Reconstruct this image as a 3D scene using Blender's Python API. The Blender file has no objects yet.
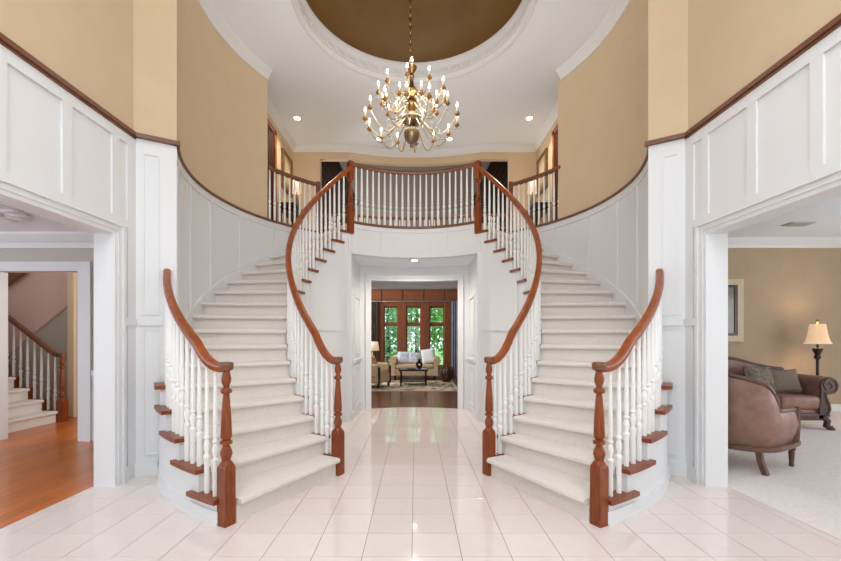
import bpy, bmesh, math, random
from mathutils import Vector, Matrix
random.seed(7)
SC = bpy.context.scene
COL = SC.collection
PI = math.pi
# ---------------------------------------------------------------- camera
cam = bpy.data.cameras.new('camera')
cam.sensor_width = 36.0
cam.lens = 36.0 * 410.0 / 841.0
cam.shift_x = 5.0 / 841.0
cam.shift_y = 58.0 / 841.0
cam.clip_start = 0.05
cam.clip_end = 200
camo = bpy.data.objects.new('camera', cam)
COL.objects.link(camo)
camo.location = (0.02, 0, 1.348)
camo.rotation_euler = (PI / 2, 0, 0)
SC.camera = camo
# ---------------------------------------------------------------- world, lights, exposure
world = bpy.data.worlds.new('sky')
SC.world = world
world.use_nodes = True
bg = world.node_tree.nodes['Background']
bg.inputs[0].default_value = (0.85, 0.93, 1.0, 1)
bg.inputs[1].default_value = 2.8
vs = SC.view_settings
vs.view_transform = 'Standard'
try:
    vs.look = 'None'
except Exception:
    pass
vs.gamma = 1.0
vs.use_curve_mapping = False
vs.exposure = 0.07
SC.cycles.use_denoising = True
SC.cycles.max_bounces = 10
SC.cycles.diffuse_bounces = 6
SC.cycles.sample_clamp_indirect = 6.0


def area(name, loc, rot, sx, sy, watt, color=(1, 1, 1)):
    l = bpy.data.lights.new(name, 'AREA')
    l.shape = 'RECTANGLE'
    l.size, l.size_y = sx, sy
    l.energy = watt
    l.color = color
    o = bpy.data.objects.new(name, l)
    COL.objects.link(o)
    o.location = loc
    o.rotation_euler = rot
    return o


# added fill lamps behind the camera, the upper one tilted up at the ceiling
area('fill_front_low', (0, -1.5, 1.25), (PI / 2, 0, 0), 1.7, 2.2, 7, (0.88, 0.945, 1))
area('fill_front_high', (0, -1.5, 4.2), (PI / 2 + 0.62, 0, 0), 4.2, 2.4, 97, (0.88, 0.945, 1))
# added fill lamps for the side rooms, set against their windowless side walls
area('fill_left_room', (-8.1, 2.4, 1.5), (PI / 2, 0, -PI / 2), 3.4, 1.8, 80, (0.84, 0.92, 1))
area('fill_right_room', (9.4, 3.0, 1.6), (PI / 2, 0, PI / 2), 4.2, 1.9, 128, (0.92, 0.96, 1))
area('fill_stair_hall', (-3.2, 6.6, 1.8), (PI / 2, 0, PI / 2), 1.2, 1.8, 42, (1, 0.97, 0.93))  # added lamp hidden behind the wall, brightens the back stairs
area('fill_far_room', (-4.1, 12.4, 3.4), (PI / 2, 0, -PI / 2), 3.6, 4.4, 350, (0.95, 0.97, 1))  # added lamp on the solid left wall, lifts the dark far room

# ---------------------------------------------------------------- helpers: materials


def lin(c):
    c = c / 255.0
    return c / 12.92 if c <= 0.04045 else ((c + 0.055) / 1.055) ** 2.4


def rgb(r, g, b):
    return (lin(r), lin(g), lin(b), 1.0)


def mat(name, col, rough=0.5, metal=0.0, col2=None, scale=8.0, stretch=(1, 1, 1), bump=0.0, bscale=None,
        emit=None, estr=0.0, spec=None, coat=0.0, detail=4.0, rnd=0.0, trans=0.0, sheen=0.0):
    m = bpy.data.materials.new(name)
    m.use_nodes = True
    nt = m.node_tree
    N, L = nt.nodes, nt.links
    p = N['Principled BSDF']
    p.inputs['Base Color'].default_value = col
    p.inputs['Roughness'].default_value = rough
    p.inputs['Metallic'].default_value = metal
    if spec is not None:
        p.inputs['Specular IOR Level'].default_value = spec
    if coat:
        p.inputs['Coat Weight'].default_value = coat
        p.inputs['Coat Roughness'].default_value = 0.12
    if sheen:
        p.inputs['Sheen Weight'].default_value = sheen
    if trans:
        p.inputs['Transmission Weight'].default_value = trans
    if emit is not None:
        p.inputs['Emission Color'].default_value = emit
        p.inputs['Emission Strength'].default_value = estr
    if col2 is not None or bump:
        tc = N.new('ShaderNodeTexCoord')
        mp = N.new('ShaderNodeMapping')
        mp.inputs['Scale'].default_value = stretch
        L.new(tc.outputs['Object'], mp.inputs['Vector'])
    out = None
    if col2 is not None:
        nz = N.new('ShaderNodeTexNoise')
        nz.inputs['Scale'].default_value = scale
        nz.inputs['Detail'].default_value = detail
        nz.inputs['Roughness'].default_value = 0.6
        L.new(mp.outputs['Vector'], nz.inputs['Vector'])
        rp = N.new('ShaderNodeValToRGB')
        rp.color_ramp.elements[0].position = 0.32
        rp.color_ramp.elements[0].color = col
        rp.color_ramp.elements[1].position = 0.68
        rp.color_ramp.elements[1].color = col2
        L.new(nz.outputs['Fac'], rp.inputs['Fac'])
        out = rp.outputs['Color']
    if rnd:
        oi = N.new('ShaderNodeObjectInfo')
        mr = N.new('ShaderNodeMapRange')
        mr.inputs['To Min'].default_value = 1 - rnd
        mr.inputs['To Max'].default_value = 1 + rnd * 0.6
        L.new(oi.outputs['Random'], mr.inputs['Value'])
        hv = N.new('ShaderNodeHueSaturation')
        if out is not None:
            L.new(out, hv.inputs['Color'])
        else:
            hv.inputs['Color'].default_value = col
        L.new(mr.outputs['Result'], hv.inputs['Value'])
        out = hv.outputs['Color']
    if out is not None:
        L.new(out, p.inputs['Base Color'])
    if bump:
        nb = N.new('ShaderNodeTexNoise')
        nb.inputs['Scale'].default_value = bscale or scale
        nb.inputs['Detail'].default_value = 3
        L.new(mp.outputs['Vector'], nb.inputs['Vector'])
        bp = N.new('ShaderNodeBump')
        bp.inputs['Strength'].default_value = bump
        bp.inputs['Distance'].default_value = 0.004
        L.new(nb.outputs['Fac'], bp.inputs['Height'])
        L.new(bp.outputs['Normal'], p.inputs['Normal'])
    return m


M = {}
M['white'] = mat('white_paint', rgb(222, 223, 224), 0.42, spec=0.3)
M['ceil'] = mat('ceiling_paint', rgb(236, 243, 251), 0.9, spec=0.1)
M['tan'] = mat('tan_paint', rgb(207, 184, 154), 0.8, col2=rgb(211, 188, 158), scale=3, bump=0.1, bscale=220, spec=0.2)
M['beige'] = mat('beige_paint', rgb(174, 154, 129), 0.8, col2=rgb(178, 158, 133), scale=3, bump=0.1, bscale=220, spec=0.2)
M['greige'] = mat('greige_paint', rgb(176, 168, 156), 0.8, bump=0.08, bscale=220, spec=0.2)
M['greyroom'] = mat('grey_room_paint', rgb(190, 184, 178), 0.8, bump=0.08, bscale=220, spec=0.2)
M['pink'] = mat('dusty_pink_paint', rgb(206, 176, 165), 0.8, bump=0.08, bscale=220, spec=0.2)
M['taupe'] = mat('taupe_paint', rgb(144, 134, 122), 0.8, bump=0.08, bscale=220, spec=0.2)
M['dome'] = mat('bronze_dome_paint', rgb(118, 86, 40), 0.6, col2=rgb(110, 78, 34), scale=2.5, bump=0.2, bscale=60)
M['tile'] = mat('cream_tile', rgb(225, 211, 206), 0.06, col2=rgb(231, 220, 215), scale=2.6, detail=6, rnd=0.02, spec=0.5)
M['grout'] = mat('tile_grout', rgb(150, 134, 126), 0.85)
M['rail'] = mat('polished_rail_wood', rgb(122, 52, 12), 0.32, col2=rgb(154, 74, 20), scale=14, stretch=(1, 1, 0.35), coat=0.12, spec=0.4)
M['newel'] = mat('newel_wood', rgb(104, 44, 12), 0.36, col2=rgb(144, 70, 24), scale=10, stretch=(6, 6, 0.7), coat=0.08, spec=0.35)
M['darkwood'] = mat('dark_rail_wood', rgb(98, 58, 38), 0.4, col2=rgb(124, 76, 50), scale=9, stretch=(1, 1, 6))
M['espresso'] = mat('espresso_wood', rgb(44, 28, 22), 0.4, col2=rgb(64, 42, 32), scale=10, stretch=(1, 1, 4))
M['mahogany'] = mat('dark_red_mahogany', rgb(58, 24, 18), 0.7, col2=rgb(74, 32, 24), scale=8, stretch=(1, 1, 0.3), spec=0.2)
M['oak'] = mat('hardwood_plank', rgb(178, 92, 36), 0.28, col2=rgb(212, 122, 54), scale=5, stretch=(9, 0.8, 9), rnd=0.16, coat=0.15)
M['darkfloor'] = mat('dark_plank_floor', rgb(98, 58, 44), 0.22, col2=rgb(136, 88, 68), scale=4, stretch=(0.7, 9, 9), rnd=0.05)
M['windowwood'] = mat('stained_window_wood', rgb(112, 58, 28), 0.42, col2=rgb(142, 78, 38), scale=8, stretch=(5, 5, 0.8))
M['carpet'] = mat('stair_carpet', rgb(218, 210, 203), 0.95, col2=rgb(224, 217, 210), scale=40, bump=0.35, bscale=320, sheen=0.3, spec=0.1)
M['roomcarpet'] = mat('pale_room_carpet', rgb(216, 205, 199), 0.95, col2=rgb(227, 218, 213), scale=24, bump=0.5, bscale=260, sheen=0.2, spec=0.1)
M['brass'] = mat('antique_brass', rgb(176, 138, 88), 0.28, metal=1.0, col2=rgb(150, 118, 78), scale=10)
M['pewter'] = mat('aged_brass', rgb(162, 146, 120), 0.3, metal=1.0, col2=rgb(134, 112, 82), scale=16)
M['candle'] = mat('candle_sleeve', rgb(238, 228, 208), 0.5)
M['bulb'] = mat('lit_bulb', rgb(255, 240, 214), 0.4, emit=rgb(255, 226, 180), estr=16)
M['downlight'] = mat('lit_downlight', rgb(255, 246, 230), 0.4, emit=rgb(255, 240, 214), estr=18)
M['leather'] = mat('brown_leather', rgb(124, 90, 78), 0.42, col2=rgb(148, 112, 98), scale=7, bump=0.25, bscale=120, spec=0.4)
M['carved'] = mat('carved_dark_wood', rgb(58, 38, 32), 0.4, col2=rgb(84, 56, 44), scale=20)
M['chairwood'] = mat('chair_frame_wood', rgb(84, 58, 46), 0.45, col2=rgb(112, 80, 64), scale=16)
M['pillow_pat'] = mat('patterned_pillow', rgb(74, 62, 54), 0.9, col2=rgb(150, 134, 116), scale=26, detail=6)
M['pillow_brown'] = mat('plain_brown_pillow', rgb(122, 106, 92), 0.9, col2=rgb(138, 122, 106), scale=40)
M['cream'] = mat('cream_upholstery', rgb(202, 178, 144), 0.9, col2=rgb(212, 190, 158), scale=20)
M['whitecloth'] = mat('white_cushion_cloth', rgb(232, 230, 236), 0.9)
M['bluecloth'] = mat('blue_white_cushion_cloth', rgb(236, 236, 242), 0.9, col2=rgb(176, 182, 206), scale=18)
M['black'] = mat('black_lacquer', rgb(26, 22, 22), 0.35)
M['iron'] = mat('dark_iron', rgb(40, 34, 32), 0.4, metal=0.6)
M['drape_l'] = mat('olive_drape', rgb(104, 96, 80), 0.9, col2=rgb(84, 76, 62), scale=5)
M['drape_r'] = mat('blue_grey_drape', rgb(168, 172, 190), 0.9, col2=rgb(142, 146, 164), scale=5)
M['steel'] = mat('brushed_rod', rgb(196, 192, 186), 0.3, metal=0.8)
M['leaf'] = mat('green_leaf', rgb(120, 186, 92), 0.6, col2=rgb(186, 226, 146), scale=1.2)
M['leaf2'] = mat('blue_green_leaf', rgb(116, 182, 132), 0.6, col2=rgb(184, 224, 188), scale=1.2)
M['bark'] = mat('tree_bark', rgb(92, 76, 62), 0.9, col2=rgb(116, 98, 80), scale=12)
M['lawn'] = mat('lawn', rgb(96, 140, 66), 0.9, col2=rgb(126, 166, 86), scale=4)
M['shade'] = mat('lit_pleated_shade', rgb(220, 196, 168), 0.8, emit=rgb(255, 218, 180), estr=0.36)
M['shade_w'] = mat('white_lamp_shade', rgb(240, 224, 206), 0.8, emit=rgb(255, 224, 190), estr=0.4)
M['frame_gold'] = mat('bronze_picture_frame', rgb(120, 92, 60), 0.45, col2=rgb(92, 66, 44), scale=20)
M['frame_pale'] = mat('pale_picture_frame', rgb(206, 190, 162), 0.5, col2=rgb(190, 172, 142), scale=40)
M['print'] = mat('framed_print', rgb(186, 160, 116), 0.6, col2=rgb(140, 122, 96), scale=5)
M['mirror'] = mat('framed_glass_print', rgb(132, 122, 106), 0.2, col2=rgb(104, 96, 86), scale=2)
M['vent'] = mat('vent_metal', rgb(178, 174, 170), 0.5)
M['ceramic'] = mat('black_ceramic', rgb(24, 20, 20), 0.15)
M['pinkcloth'] = mat('pink_cushion', rgb(216, 160, 136), 0.9)


def rug_material():
    m = bpy.data.materials.new('medallion_rug')
    m.use_nodes = True
    N, L = m.node_tree.nodes, m.node_tree.links
    p = N['Principled BSDF']
    p.inputs['Roughness'].default_value = 0.95
    tc = N.new('ShaderNodeTexCoord')
    v = N.new('ShaderNodeTexVoronoi')
    v.inputs['Scale'].default_value = 5.5
    L.new(tc.outputs['Object'], v.inputs['Vector'])
    n = N.new('ShaderNodeTexNoise')
    n.inputs['Scale'].default_value = 9
    L.new(tc.outputs['Object'], n.inputs['Vector'])
    mx = N.new('ShaderNodeMath')
    mx.operation = 'ADD'
    L.new(v.outputs['Distance'], mx.inputs[0])
    L.new(n.outputs['Fac'], mx.inputs[1])
    r = N.new('ShaderNodeValToRGB')
    r.color_ramp.interpolation = 'CONSTANT'
    e = r.color_ramp.elements
    e[0].position, e[0].color = 0.0, rgb(60, 50, 46)
    e[1].position, e[1].color = 0.82, rgb(184, 164, 138)
    e.new(0.95).color = rgb(120, 84, 66)
    e.new(1.05).color = rgb(204, 188, 164)
    L.new(mx.outputs[0], r.inputs['Fac'])
    L.new(r.outputs['Color'], p.inputs['Base Color'])
    return m


M['rug'] = rug_material()


def glass_material():
    m = bpy.data.materials.new('window_glass')
    m.use_nodes = True
    N, L = m.node_tree.nodes, m.node_tree.links
    N.remove(N['Principled BSDF'])
    t = N.new('ShaderNodeBsdfTransparent')
    t.inputs['Color'].default_value = (0.93, 0.97, 0.95, 1)
    g_ = N.new('ShaderNodeBsdfGlossy')
    g_.inputs['Roughness'].default_value = 0.02
    f = N.new('ShaderNodeFresnel')
    f.inputs['IOR'].default_value = 1.45
    x = N.new('ShaderNodeMixShader')
    L.new(f.outputs[0], x.inputs[0])
    L.new(t.outputs[0], x.inputs[1])
    L.new(g_.outputs[0], x.inputs[2])
    L.new(x.outputs[0], N['Material Output'].inputs['Surface'])
    return m


M['glass'] = glass_material()

# ---------------------------------------------------------------- helpers: meshes
CX, CY = 0.0, 5.5            # centre of the round stair hall
RISE, T1, DT = 0.182, 27.3, 6.63   # riser, angle of the first riser and of one tread (degrees from the front axis)
LAND = 18 * RISE


def mesh_obj(name, bm, m, parent=None, smooth=False):
    bmesh.ops.recalc_face_normals(bm, faces=bm.faces)
    me = bpy.data.meshes.new(name)
    bm.to_mesh(me)
    bm.free()
    me.materials.append(M[m] if isinstance(m, str) else m)
    if smooth:
        for p in me.polygons:
            p.use_smooth = True
        try:
            me.set_sharp_from_angle(angle=math.radians(40))
        except Exception:
            pass
    o = bpy.data.objects.new(name, me)
    COL.objects.link(o)
    if parent is not None:
        o.parent = parent
    return o


def inst(src, name, parent, loc, rotz=0.0, scale=(1, 1, 1)):
    o = bpy.data.objects.new(name, src.data if hasattr(src, 'data') else src)
    COL.objects.link(o)
    o.parent = parent
    o.location = loc
    o.rotation_euler = (0, 0, rotz)
    o.scale = scale
    return o


def empty(name, loc=(0, 0, 0), rotz=0.0):
    o = bpy.data.objects.new(name, None)
    COL.objects.link(o)
    o.location = loc
    o.rotation_euler = (0, 0, rotz)
    o.empty_display_size = 0.1
    return o


def tag(o, label, cat, group=None):
    o['label'] = label
    o['category'] = cat
    if group:
        o['group'] = group
    return o


def struct(o, label=None, cat=None):
    o['kind'] = 'structure'
    if label:
        o['label'] = label
        o['category'] = cat or 'structure'
    return o


def box(bm, x0, x1, y0, y1, z0, z1):
    vs = [bm.verts.new((x, y, z)) for z in (z0, z1) for y in (y0, y1) for x in (x0, x1)]
    for f in ((0, 1, 3, 2), (4, 6, 7, 5), (0, 4, 5, 1), (2, 3, 7, 6), (0, 2, 6, 4), (1, 5, 7, 3)):
        bm.faces.new([vs[i] for i in f])


def B(*boxes):
    bm = bmesh.new()
    for b in boxes:
        box(bm, *b)
    return bm


def rbox(x0, x1, y0, y1, z0, z1, bev=0.02, seg=2):
    bm = B((x0, x1, y0, y1, z0, z1))
    bmesh.ops.bevel(bm, geom=bm.edges[:], offset=bev, segments=seg, affect='EDGES', profile=0.5)
    return bm


def prism(pts, z0, z1, bm=None):
    bm = bm or bmesh.new()
    lo = [bm.verts.new((x, y, z0)) for x, y in pts]
    hi = [bm.verts.new((x, y, z1)) for x, y in pts]
    n = len(pts)
    bm.faces.new(lo[::-1])
    bm.faces.new(hi)
    for i in range(n):
        j = (i + 1) % n
        bm.faces.new((lo[i], lo[j], hi[j], hi[i]))
    return bm


def extrude_xz(pts, y0, y1, bm=None):
    bm = bm or bmesh.new()
    a = [bm.verts.new((x, y0, z)) for x, z in pts]
    b = [bm.verts.new((x, y1, z)) for x, z in pts]
    n = len(pts)
    bm.faces.new(a)
    bm.faces.new(b[::-1])
    for i in range(n):
        j = (i + 1) % n
        bm.faces.new((a[i], b[i], b[j], a[j]))
    return bm


def lathe(prof, n=12, bm=None, c=(0, 0, 0), cap=True):
    bm = bm or bmesh.new()
    rings = []
    for r, z in prof:
        rings.append([bm.verts.new((c[0] + r * math.cos(2 * PI * i / n), c[1] + r * math.sin(2 * PI * i / n), c[2] + z)) for i in range(n)])
    for a, b in zip(rings, rings[1:]):
        for i in range(n):
            j = (i + 1) % n
            bm.faces.new((a[i], a[j], b[j], b[i]))
    if cap:
        bm.faces.new(rings[0][::-1])
        bm.faces.new(rings[-1])
    return bm


def pol(s, R, th, z=0.0):
    """point at radius R and angle th (degrees from the front axis) round the hall centre, s = -1 left, +1 right"""
    a = math.radians(th)
    return Vector((CX + s * R * math.sin(a), CY - R * math.cos(a), z))


def arc(s, prof, t0, t1, n=16, bm=None):
    """closed profile [(r, z)] swept round the hall centre"""
    bm = bm or bmesh.new()
    rings = []
    for i in range(n + 1):
        th = t0 + (t1 - t0) * i / n
        rings.append([bm.verts.new(pol(s, r, th, z)) for r, z in prof])
    k = len(prof)
    for a, b in zip(rings, rings[1:]):
        for i in range(k):
            j = (i + 1) % k
            bm.faces.new((a[i], a[j], b[j], b[i]))
    bm.faces.new(rings[0])
    bm.faces.new(rings[-1][::-1])
    return bm


def arcbox(s, r0, r1, t0, t1, z0, z1, n=16, bm=None):
    return arc(s, [(r0, z0), (r1, z0), (r1, z1), (r0, z1)], t0, t1, n, bm)


def sweep(path, prof, bm=None, up=Vector((0, 0, 1)), closed_prof=True):
    """profile [(side, up)] swept along a 3-D path, side kept horizontal"""
    bm = bm or bmesh.new()
    rings = []
    n = len(path)
    for i, p in enumerate(path):
        t = (path[min(i + 1, n - 1)] - path[max(i - 1, 0)]).normalized()
        side = t.cross(up)
        if side.length < 1e-4:
            side = Vector((1, 0, 0))
        side.normalize()
        u = side.cross(t).normalized()
        rings.append([bm.verts.new(p + side * a + u * b) for a, b in prof])
    k = len(prof)
    for a, b in zip(rings, rings[1:]):
        for i in range(k):
            j = (i + 1) % k
            bm.faces.new((a[i], a[j], b[j], b[i]))
    bm.faces.new(rings[0])
    bm.faces.new(rings[-1][::-1])
    return bm


def circ(r, n=8, rz=None):
    return [(r * math.cos(2 * PI * i / n), (rz or r) * math.sin(2 * PI * i / n)) for i in range(n)]


RAILPROF = [(-0.026, -0.034), (0.026, -0.034), (0.03, -0.02), (0.034, -0.004), (0.034, 0.012), (0.024, 0.028), (0.0, 0.034),
            (-0.024, 0.028), (-0.034, 0.012), (-0.034, -0.004), (-0.03, -0.02)]


def nose(th):
    return RISE * (1 + (th - T1) / DT)


SIDE = {-1: 'left', 1: 'right'}
# ================================================================ THE SETTING
CEIL = 5.78
CAP = 3.33
XW = 2.715     # flat side walls of the foyer
YP = 4.0      # front faces of the piers
RW = 2.77      # curved outer stair wall
# ---- foyer floor of tiles
TS = 0.308
floor = mesh_obj('floor', B((-2.93, 2.93, -1.7, 8.0, -0.12, -0.003)), 'grout')
struct(floor)
g = 0.0045


def tile_bm(w, d):
    bm = bmesh.new()
    c = 0.0004
    lo = [bm.verts.new((x, y, -0.02)) for x, y in ((0, 0), (w, 0), (w, d), (0, d))]
    md = [bm.verts.new((x, y, -c)) for x, y in ((0, 0), (w, 0), (w, d), (0, d))]
    hi = [bm.verts.new((x, y, 0)) for x, y in ((c, c), (w - c, c), (w - c, d - c), (c, d - c))]
    for a, b in ((lo, md), (md, hi)):
        for i in range(4):
            j = (i + 1) % 4
            bm.faces.new((a[i], a[j], b[j], b[i]))
    bm.faces.new(hi)
    return bm


Y0 = 2.533 - TS * 14
tile_src = None
far_bm = bmesh.new()
ntile = 0
for i in range(-10, 10):
    for j in range(0, 33):
        x0 = i * TS
        y0 = Y0 + j * TS
        xa, xb = max(x0, -2.91), min(x0 + TS, 2.91)
        ya, yb = max(y0, -1.7), min(y0 + TS, 8.06)
        if xb - xa < 0.03 or yb - ya < 0.03:
            continue
        cx, cy = (xa + xb) / 2, (ya + yb) / 2
        rr = math.hypot(cx, cy - CY)
        th = math.degrees(math.atan2(abs(cx), CY - cy))
        px = abs((cx - 0.035) / max(cy, 0.1)) * 410
        if cy > CY and rr > 2.56 + TS / 2:
            continue
        hidden = (1.85 < rr and th > 36 and rr < 2.72) or cy < 2.2 or px > 470 or (rr > 1.85 and th > 75) or (rr > 2.6 and cy > 4.3)
        full = abs(xb - xa - TS) < 1e-6 and abs(yb - ya - TS) < 1e-6
        if hidden:
            bm = tile_bm(xb - xa - g, yb - ya - g)
            bmesh.ops.translate(bm, verts=bm.verts, vec=(xa, ya, 0))
            tmp = bpy.data.meshes.new('t')
            bm.to_mesh(tmp)
            bm.free()
            far_bm.from_mesh(tmp)
            bpy.data.meshes.remove(tmp)
        elif full and tile_src is not None:
            inst(tile_src, 'tile', floor, (xa, ya, 0))
            ntile += 1
        else:
            o = mesh_obj('tile', tile_bm(xb - xa - g, yb - ya - g), 'tile', floor)
            o.location = (xa, ya, 0)
            ntile += 1
            if full:
                tile_src = o
far_o = mesh_obj('further_tiles', far_bm, 'tile', floor)
far_o['kind'] = 'stuff'

# ---- flat side walls with wide openings
for s in (-1, 1):
    nm = SIDE[s]
    xs = lambda a, b: (min(s * a, s * b), max(s * a, s * b))
    XW = 2.72 if s < 0 else 2.665
    XO = 2.90 if s < 0 else 2.855      # far face of the wall
    yo0, yo1, zo = 0.9, 3.72, 2.30
    x0, x1 = xs(XW, XO)
    w = mesh_obj('wall_' + nm, B((x0, x1, -1.7, yo0, 0, CAP), (x0, x1, yo0, yo1, zo, CAP), (x0, x1, yo1, YP + 0.02, 0, CAP)), 'white')
    struct(w)
    up = mesh_obj('upper_wall', B((x0, x1, -1.7, YP + 0.02, CAP, CEIL)), 'tan', w)

    def wb(d0, d1, y0, y1, z0, z1):
        a, b = xs(XW - d1, XW - d0)
        return (a, b, y0, y1, z0, z1)
    mesh_obj('cap_rail', B(wb(-0.01, 0.045, -1.7, YP - 0.02, CAP - 0.03, CAP + 0.008), wb(0, 0.028, -1.7, YP - 0.02, CAP - 0.05, CAP - 0.03)), 'darkwood', w)
    # stiles and rails of the panelling
    for yc in (0.55, 1.13, 1.65, 2.17, 2.69, 3.21, 3.73):
        mesh_obj('panel_stile', B(wb(0, 0.018, yc - 0.045, yc + 0.045, zo + 0.15, CAP - 0.09)), 'white', w)
    mesh_obj('panel_stile', B(wb(0, 0.018, 3.88, YP, 0.14, CAP - 0.09)), 'white', w)
    mesh_obj('panel_rail', B(wb(0, 0.0185, -1.7, YP, CAP - 0.14, CAP - 0.05)), 'white', w)
    mesh_obj('panel_rail', B(wb(0, 0.0185, 0.7, YP, zo + 0.10, zo + 0.17)), 'white', w)
    mesh_obj('panel_rail', B(wb(0, 0.03, yo1 + 0.11, YP, 1.47, 1.54)), 'white', w)
    mesh_obj('baseboard', B(wb(0, 0.02, yo1 + 0.11, YP, 0, 0.14)), 'white', w)
    # casing of the opening, three steps
    c = bmesh.new()
    for (o0, o1, d) in ((0.0, 0.035, 0.012), (0.035, 0.08, 0.022), (0.08, 0.112, 0.04)):
        box(c, *wb(0, d, yo1 + o0, yo1 + o1, 0, zo + o1))
        box(c, *wb(0, d, yo0 - o1, yo0 - o0, 0, zo + o1))
        box(c, *wb(0, d, yo0 - o0, yo1 + o0, zo + o0, zo + o1))
    cs = mesh_obj('casing', c, 'white', w)
    # pier: white below, tan above; its front face is turned a little towards the stairs
    PA, PB = Vector((s * XW, 3.98, 0)), Vector((s * (2.405 if s < 0 else 2.385), 4.165, 0))
    pu = (PB - PA).normalized()
    pn = Vector((pu.y * s, -pu.x * s, 0))
    if pn.y > 0:
        pn = -pn
    plen = (PB - PA).length

    def pier_pts(r):
        pts = [(s * 2.93, 3.98), (PA.x, PA.y), (PB.x, PB.y)]
        for t in (61.5, 64, 67, 71, 75, 80):
            p = pol(s, r, t)
            pts.append((p.x, p.y))
        pts.append((s * 2.93, pol(s, r, 80).y))
        return pts

    def pbox(bm, u0, u1, d0, d1, z0, z1):
        vs_ = []
        for z in (z0, z1):
            for d in (d0, d1):
                for u in (u0, u1):
                    vs_.append(bm.verts.new(PA + pu * u + pn * d + Vector((0, 0, z))))
        for f_ in ((0, 1, 3, 2), (4, 6, 7, 5), (0, 4, 5, 1), (2, 3, 7, 6), (0, 2, 6, 4), (1, 5, 7, 3)):
            bm.faces.new([vs_[i] for i in f_])
        return bm
    pr = mesh_obj('wall_pier_' + nm, prism(pier_pts(RW), 0, CAP), 'white')
    struct(pr)
    mesh_obj('upper_pier', prism(pier_pts(RW), CAP, CEIL), 'tan', pr)
    mesh_obj('cap_rail', pbox(bmesh.new(), -0.01, plen + 0.03, -0.01, 0.045, CAP - 0.03, CAP + 0.008), 'darkwood', pr)
    # narrow raised panel frame on the pier front
    for (z0, z1) in ((0.2, 1.45), (1.58, CAP - 0.16)):
        f = bmesh.new()
        for (u0, u1, v0, v1) in ((0.075, 0.091, z0, z1), (0.2, 0.216, z0, z1), (0.091, 0.2, z0, z0 + 0.016), (0.091, 0.2, z1 - 0.016, z1)):
            pbox(f, u0, u1, -0.001, 0.012, v0, v1)
        mesh_obj('panel_moulding', f, 'white', pr)
    mesh_obj('panel_rail', pbox(bmesh.new(), 0.05, 0.24, -0.001, 0.022, 1.475, 1.54), 'white', pr)
    mesh_obj('baseboard', pbox(bmesh.new(), 0.0, 0.2, -0.001, 0.02, 0, 0.14), 'white', pr)

    # ---- curved outer stair wall
    cw = mesh_obj('wall_curved_' + nm, arcbox(s, RW, RW + 0.15, 79.5, 140.2, 0, CAP, 26), 'white', smooth=True)
    struct(cw)
    mesh_obj('upper_wall', arcbox(s, RW, RW + 0.15, 79.5, 118.3 if s < 0 else 119.6, CAP, CEIL, 20), 'tan', cw, smooth=True)
    mesh_obj('cap_rail', arc(s, [(RW - 0.04, CAP - 0.03), (RW + 0.02, CAP - 0.03), (RW + 0.02, CAP + 0.008), (RW - 0.03, CAP + 0.008), (RW - 0.045, CAP - 0.01)], 60.6, 118.4, 30), 'darkwood', cw, smooth=True)
    mesh_obj('cap_rail', arc(s, [(RW - 0.045, CAP - 0.03), (RW + 0.16, CAP - 0.03), (RW + 0.16, CAP + 0.008), (RW - 0.03, CAP + 0.008)], 118.4, 140.3, 12), 'darkwood', cw, smooth=True)
    mesh_obj('panel_rail', arcbox(s, RW - 0.018, RW + 0.01, 61.4, 140.1, CAP - 0.12, CAP - 0.03, 34), 'white', cw, smooth=True)
    # stiles stop at a rail that climbs with the steps
    for th in (67.0, 79.5, 91.7, 106.0, 121.5, 134.5):
        zb = nose(th) + 0.10
        if zb < CAP - 0.2:
            hw = math.degrees(0.016 / RW)
            mesh_obj('panel_stile', arcbox(s, RW - 0.016, RW + 0.01, th - hw, th + hw, zb - 0.02, CAP - 0.1, 2), 'white', cw)
    bm = bmesh.new()
    rings = []
    for i in range(31):
        th = 61.6 + (137.0 - 61.6) * i / 30
        z = nose(th)
        rings.append([bm.verts.new(pol(s, r, th, z + dz)) for r, dz in ((RW - 0.02, -0.26), (RW + 0.005, -0.26), (RW + 0.005, 0.095), (RW - 0.02, 0.085))])
    for p, q in zip(rings, rings[1:]):
        for i in range(4):
            bm.faces.new((p[i], p[(i + 1) % 4], q[(i + 1) % 4], q[i]))
    bm.faces.new(rings[0])
    bm.faces.new(rings[-1][::-1])
    mesh_obj('sloping_skirt', bm, 'white', cw, smooth=True)
    # crown
    cr = [(RW + 0.01, CEIL - 0.135), (RW - 0.02, CEIL - 0.135), (RW - 0.03, CEIL - 0.11), (RW - 0.05, CEIL - 0.085), (RW - 0.085, CEIL - 0.045),
          (RW - 0.105, CEIL - 0.03), (RW - 0.12, CEIL - 0.012), (RW - 0.12, CEIL + 0.001), (RW + 0.01, CEIL + 0.001)]
    mesh_obj('crown_moulding', arc(s, cr, 61.0, 118.3, 28), 'white', cw, smooth=True)

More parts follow.
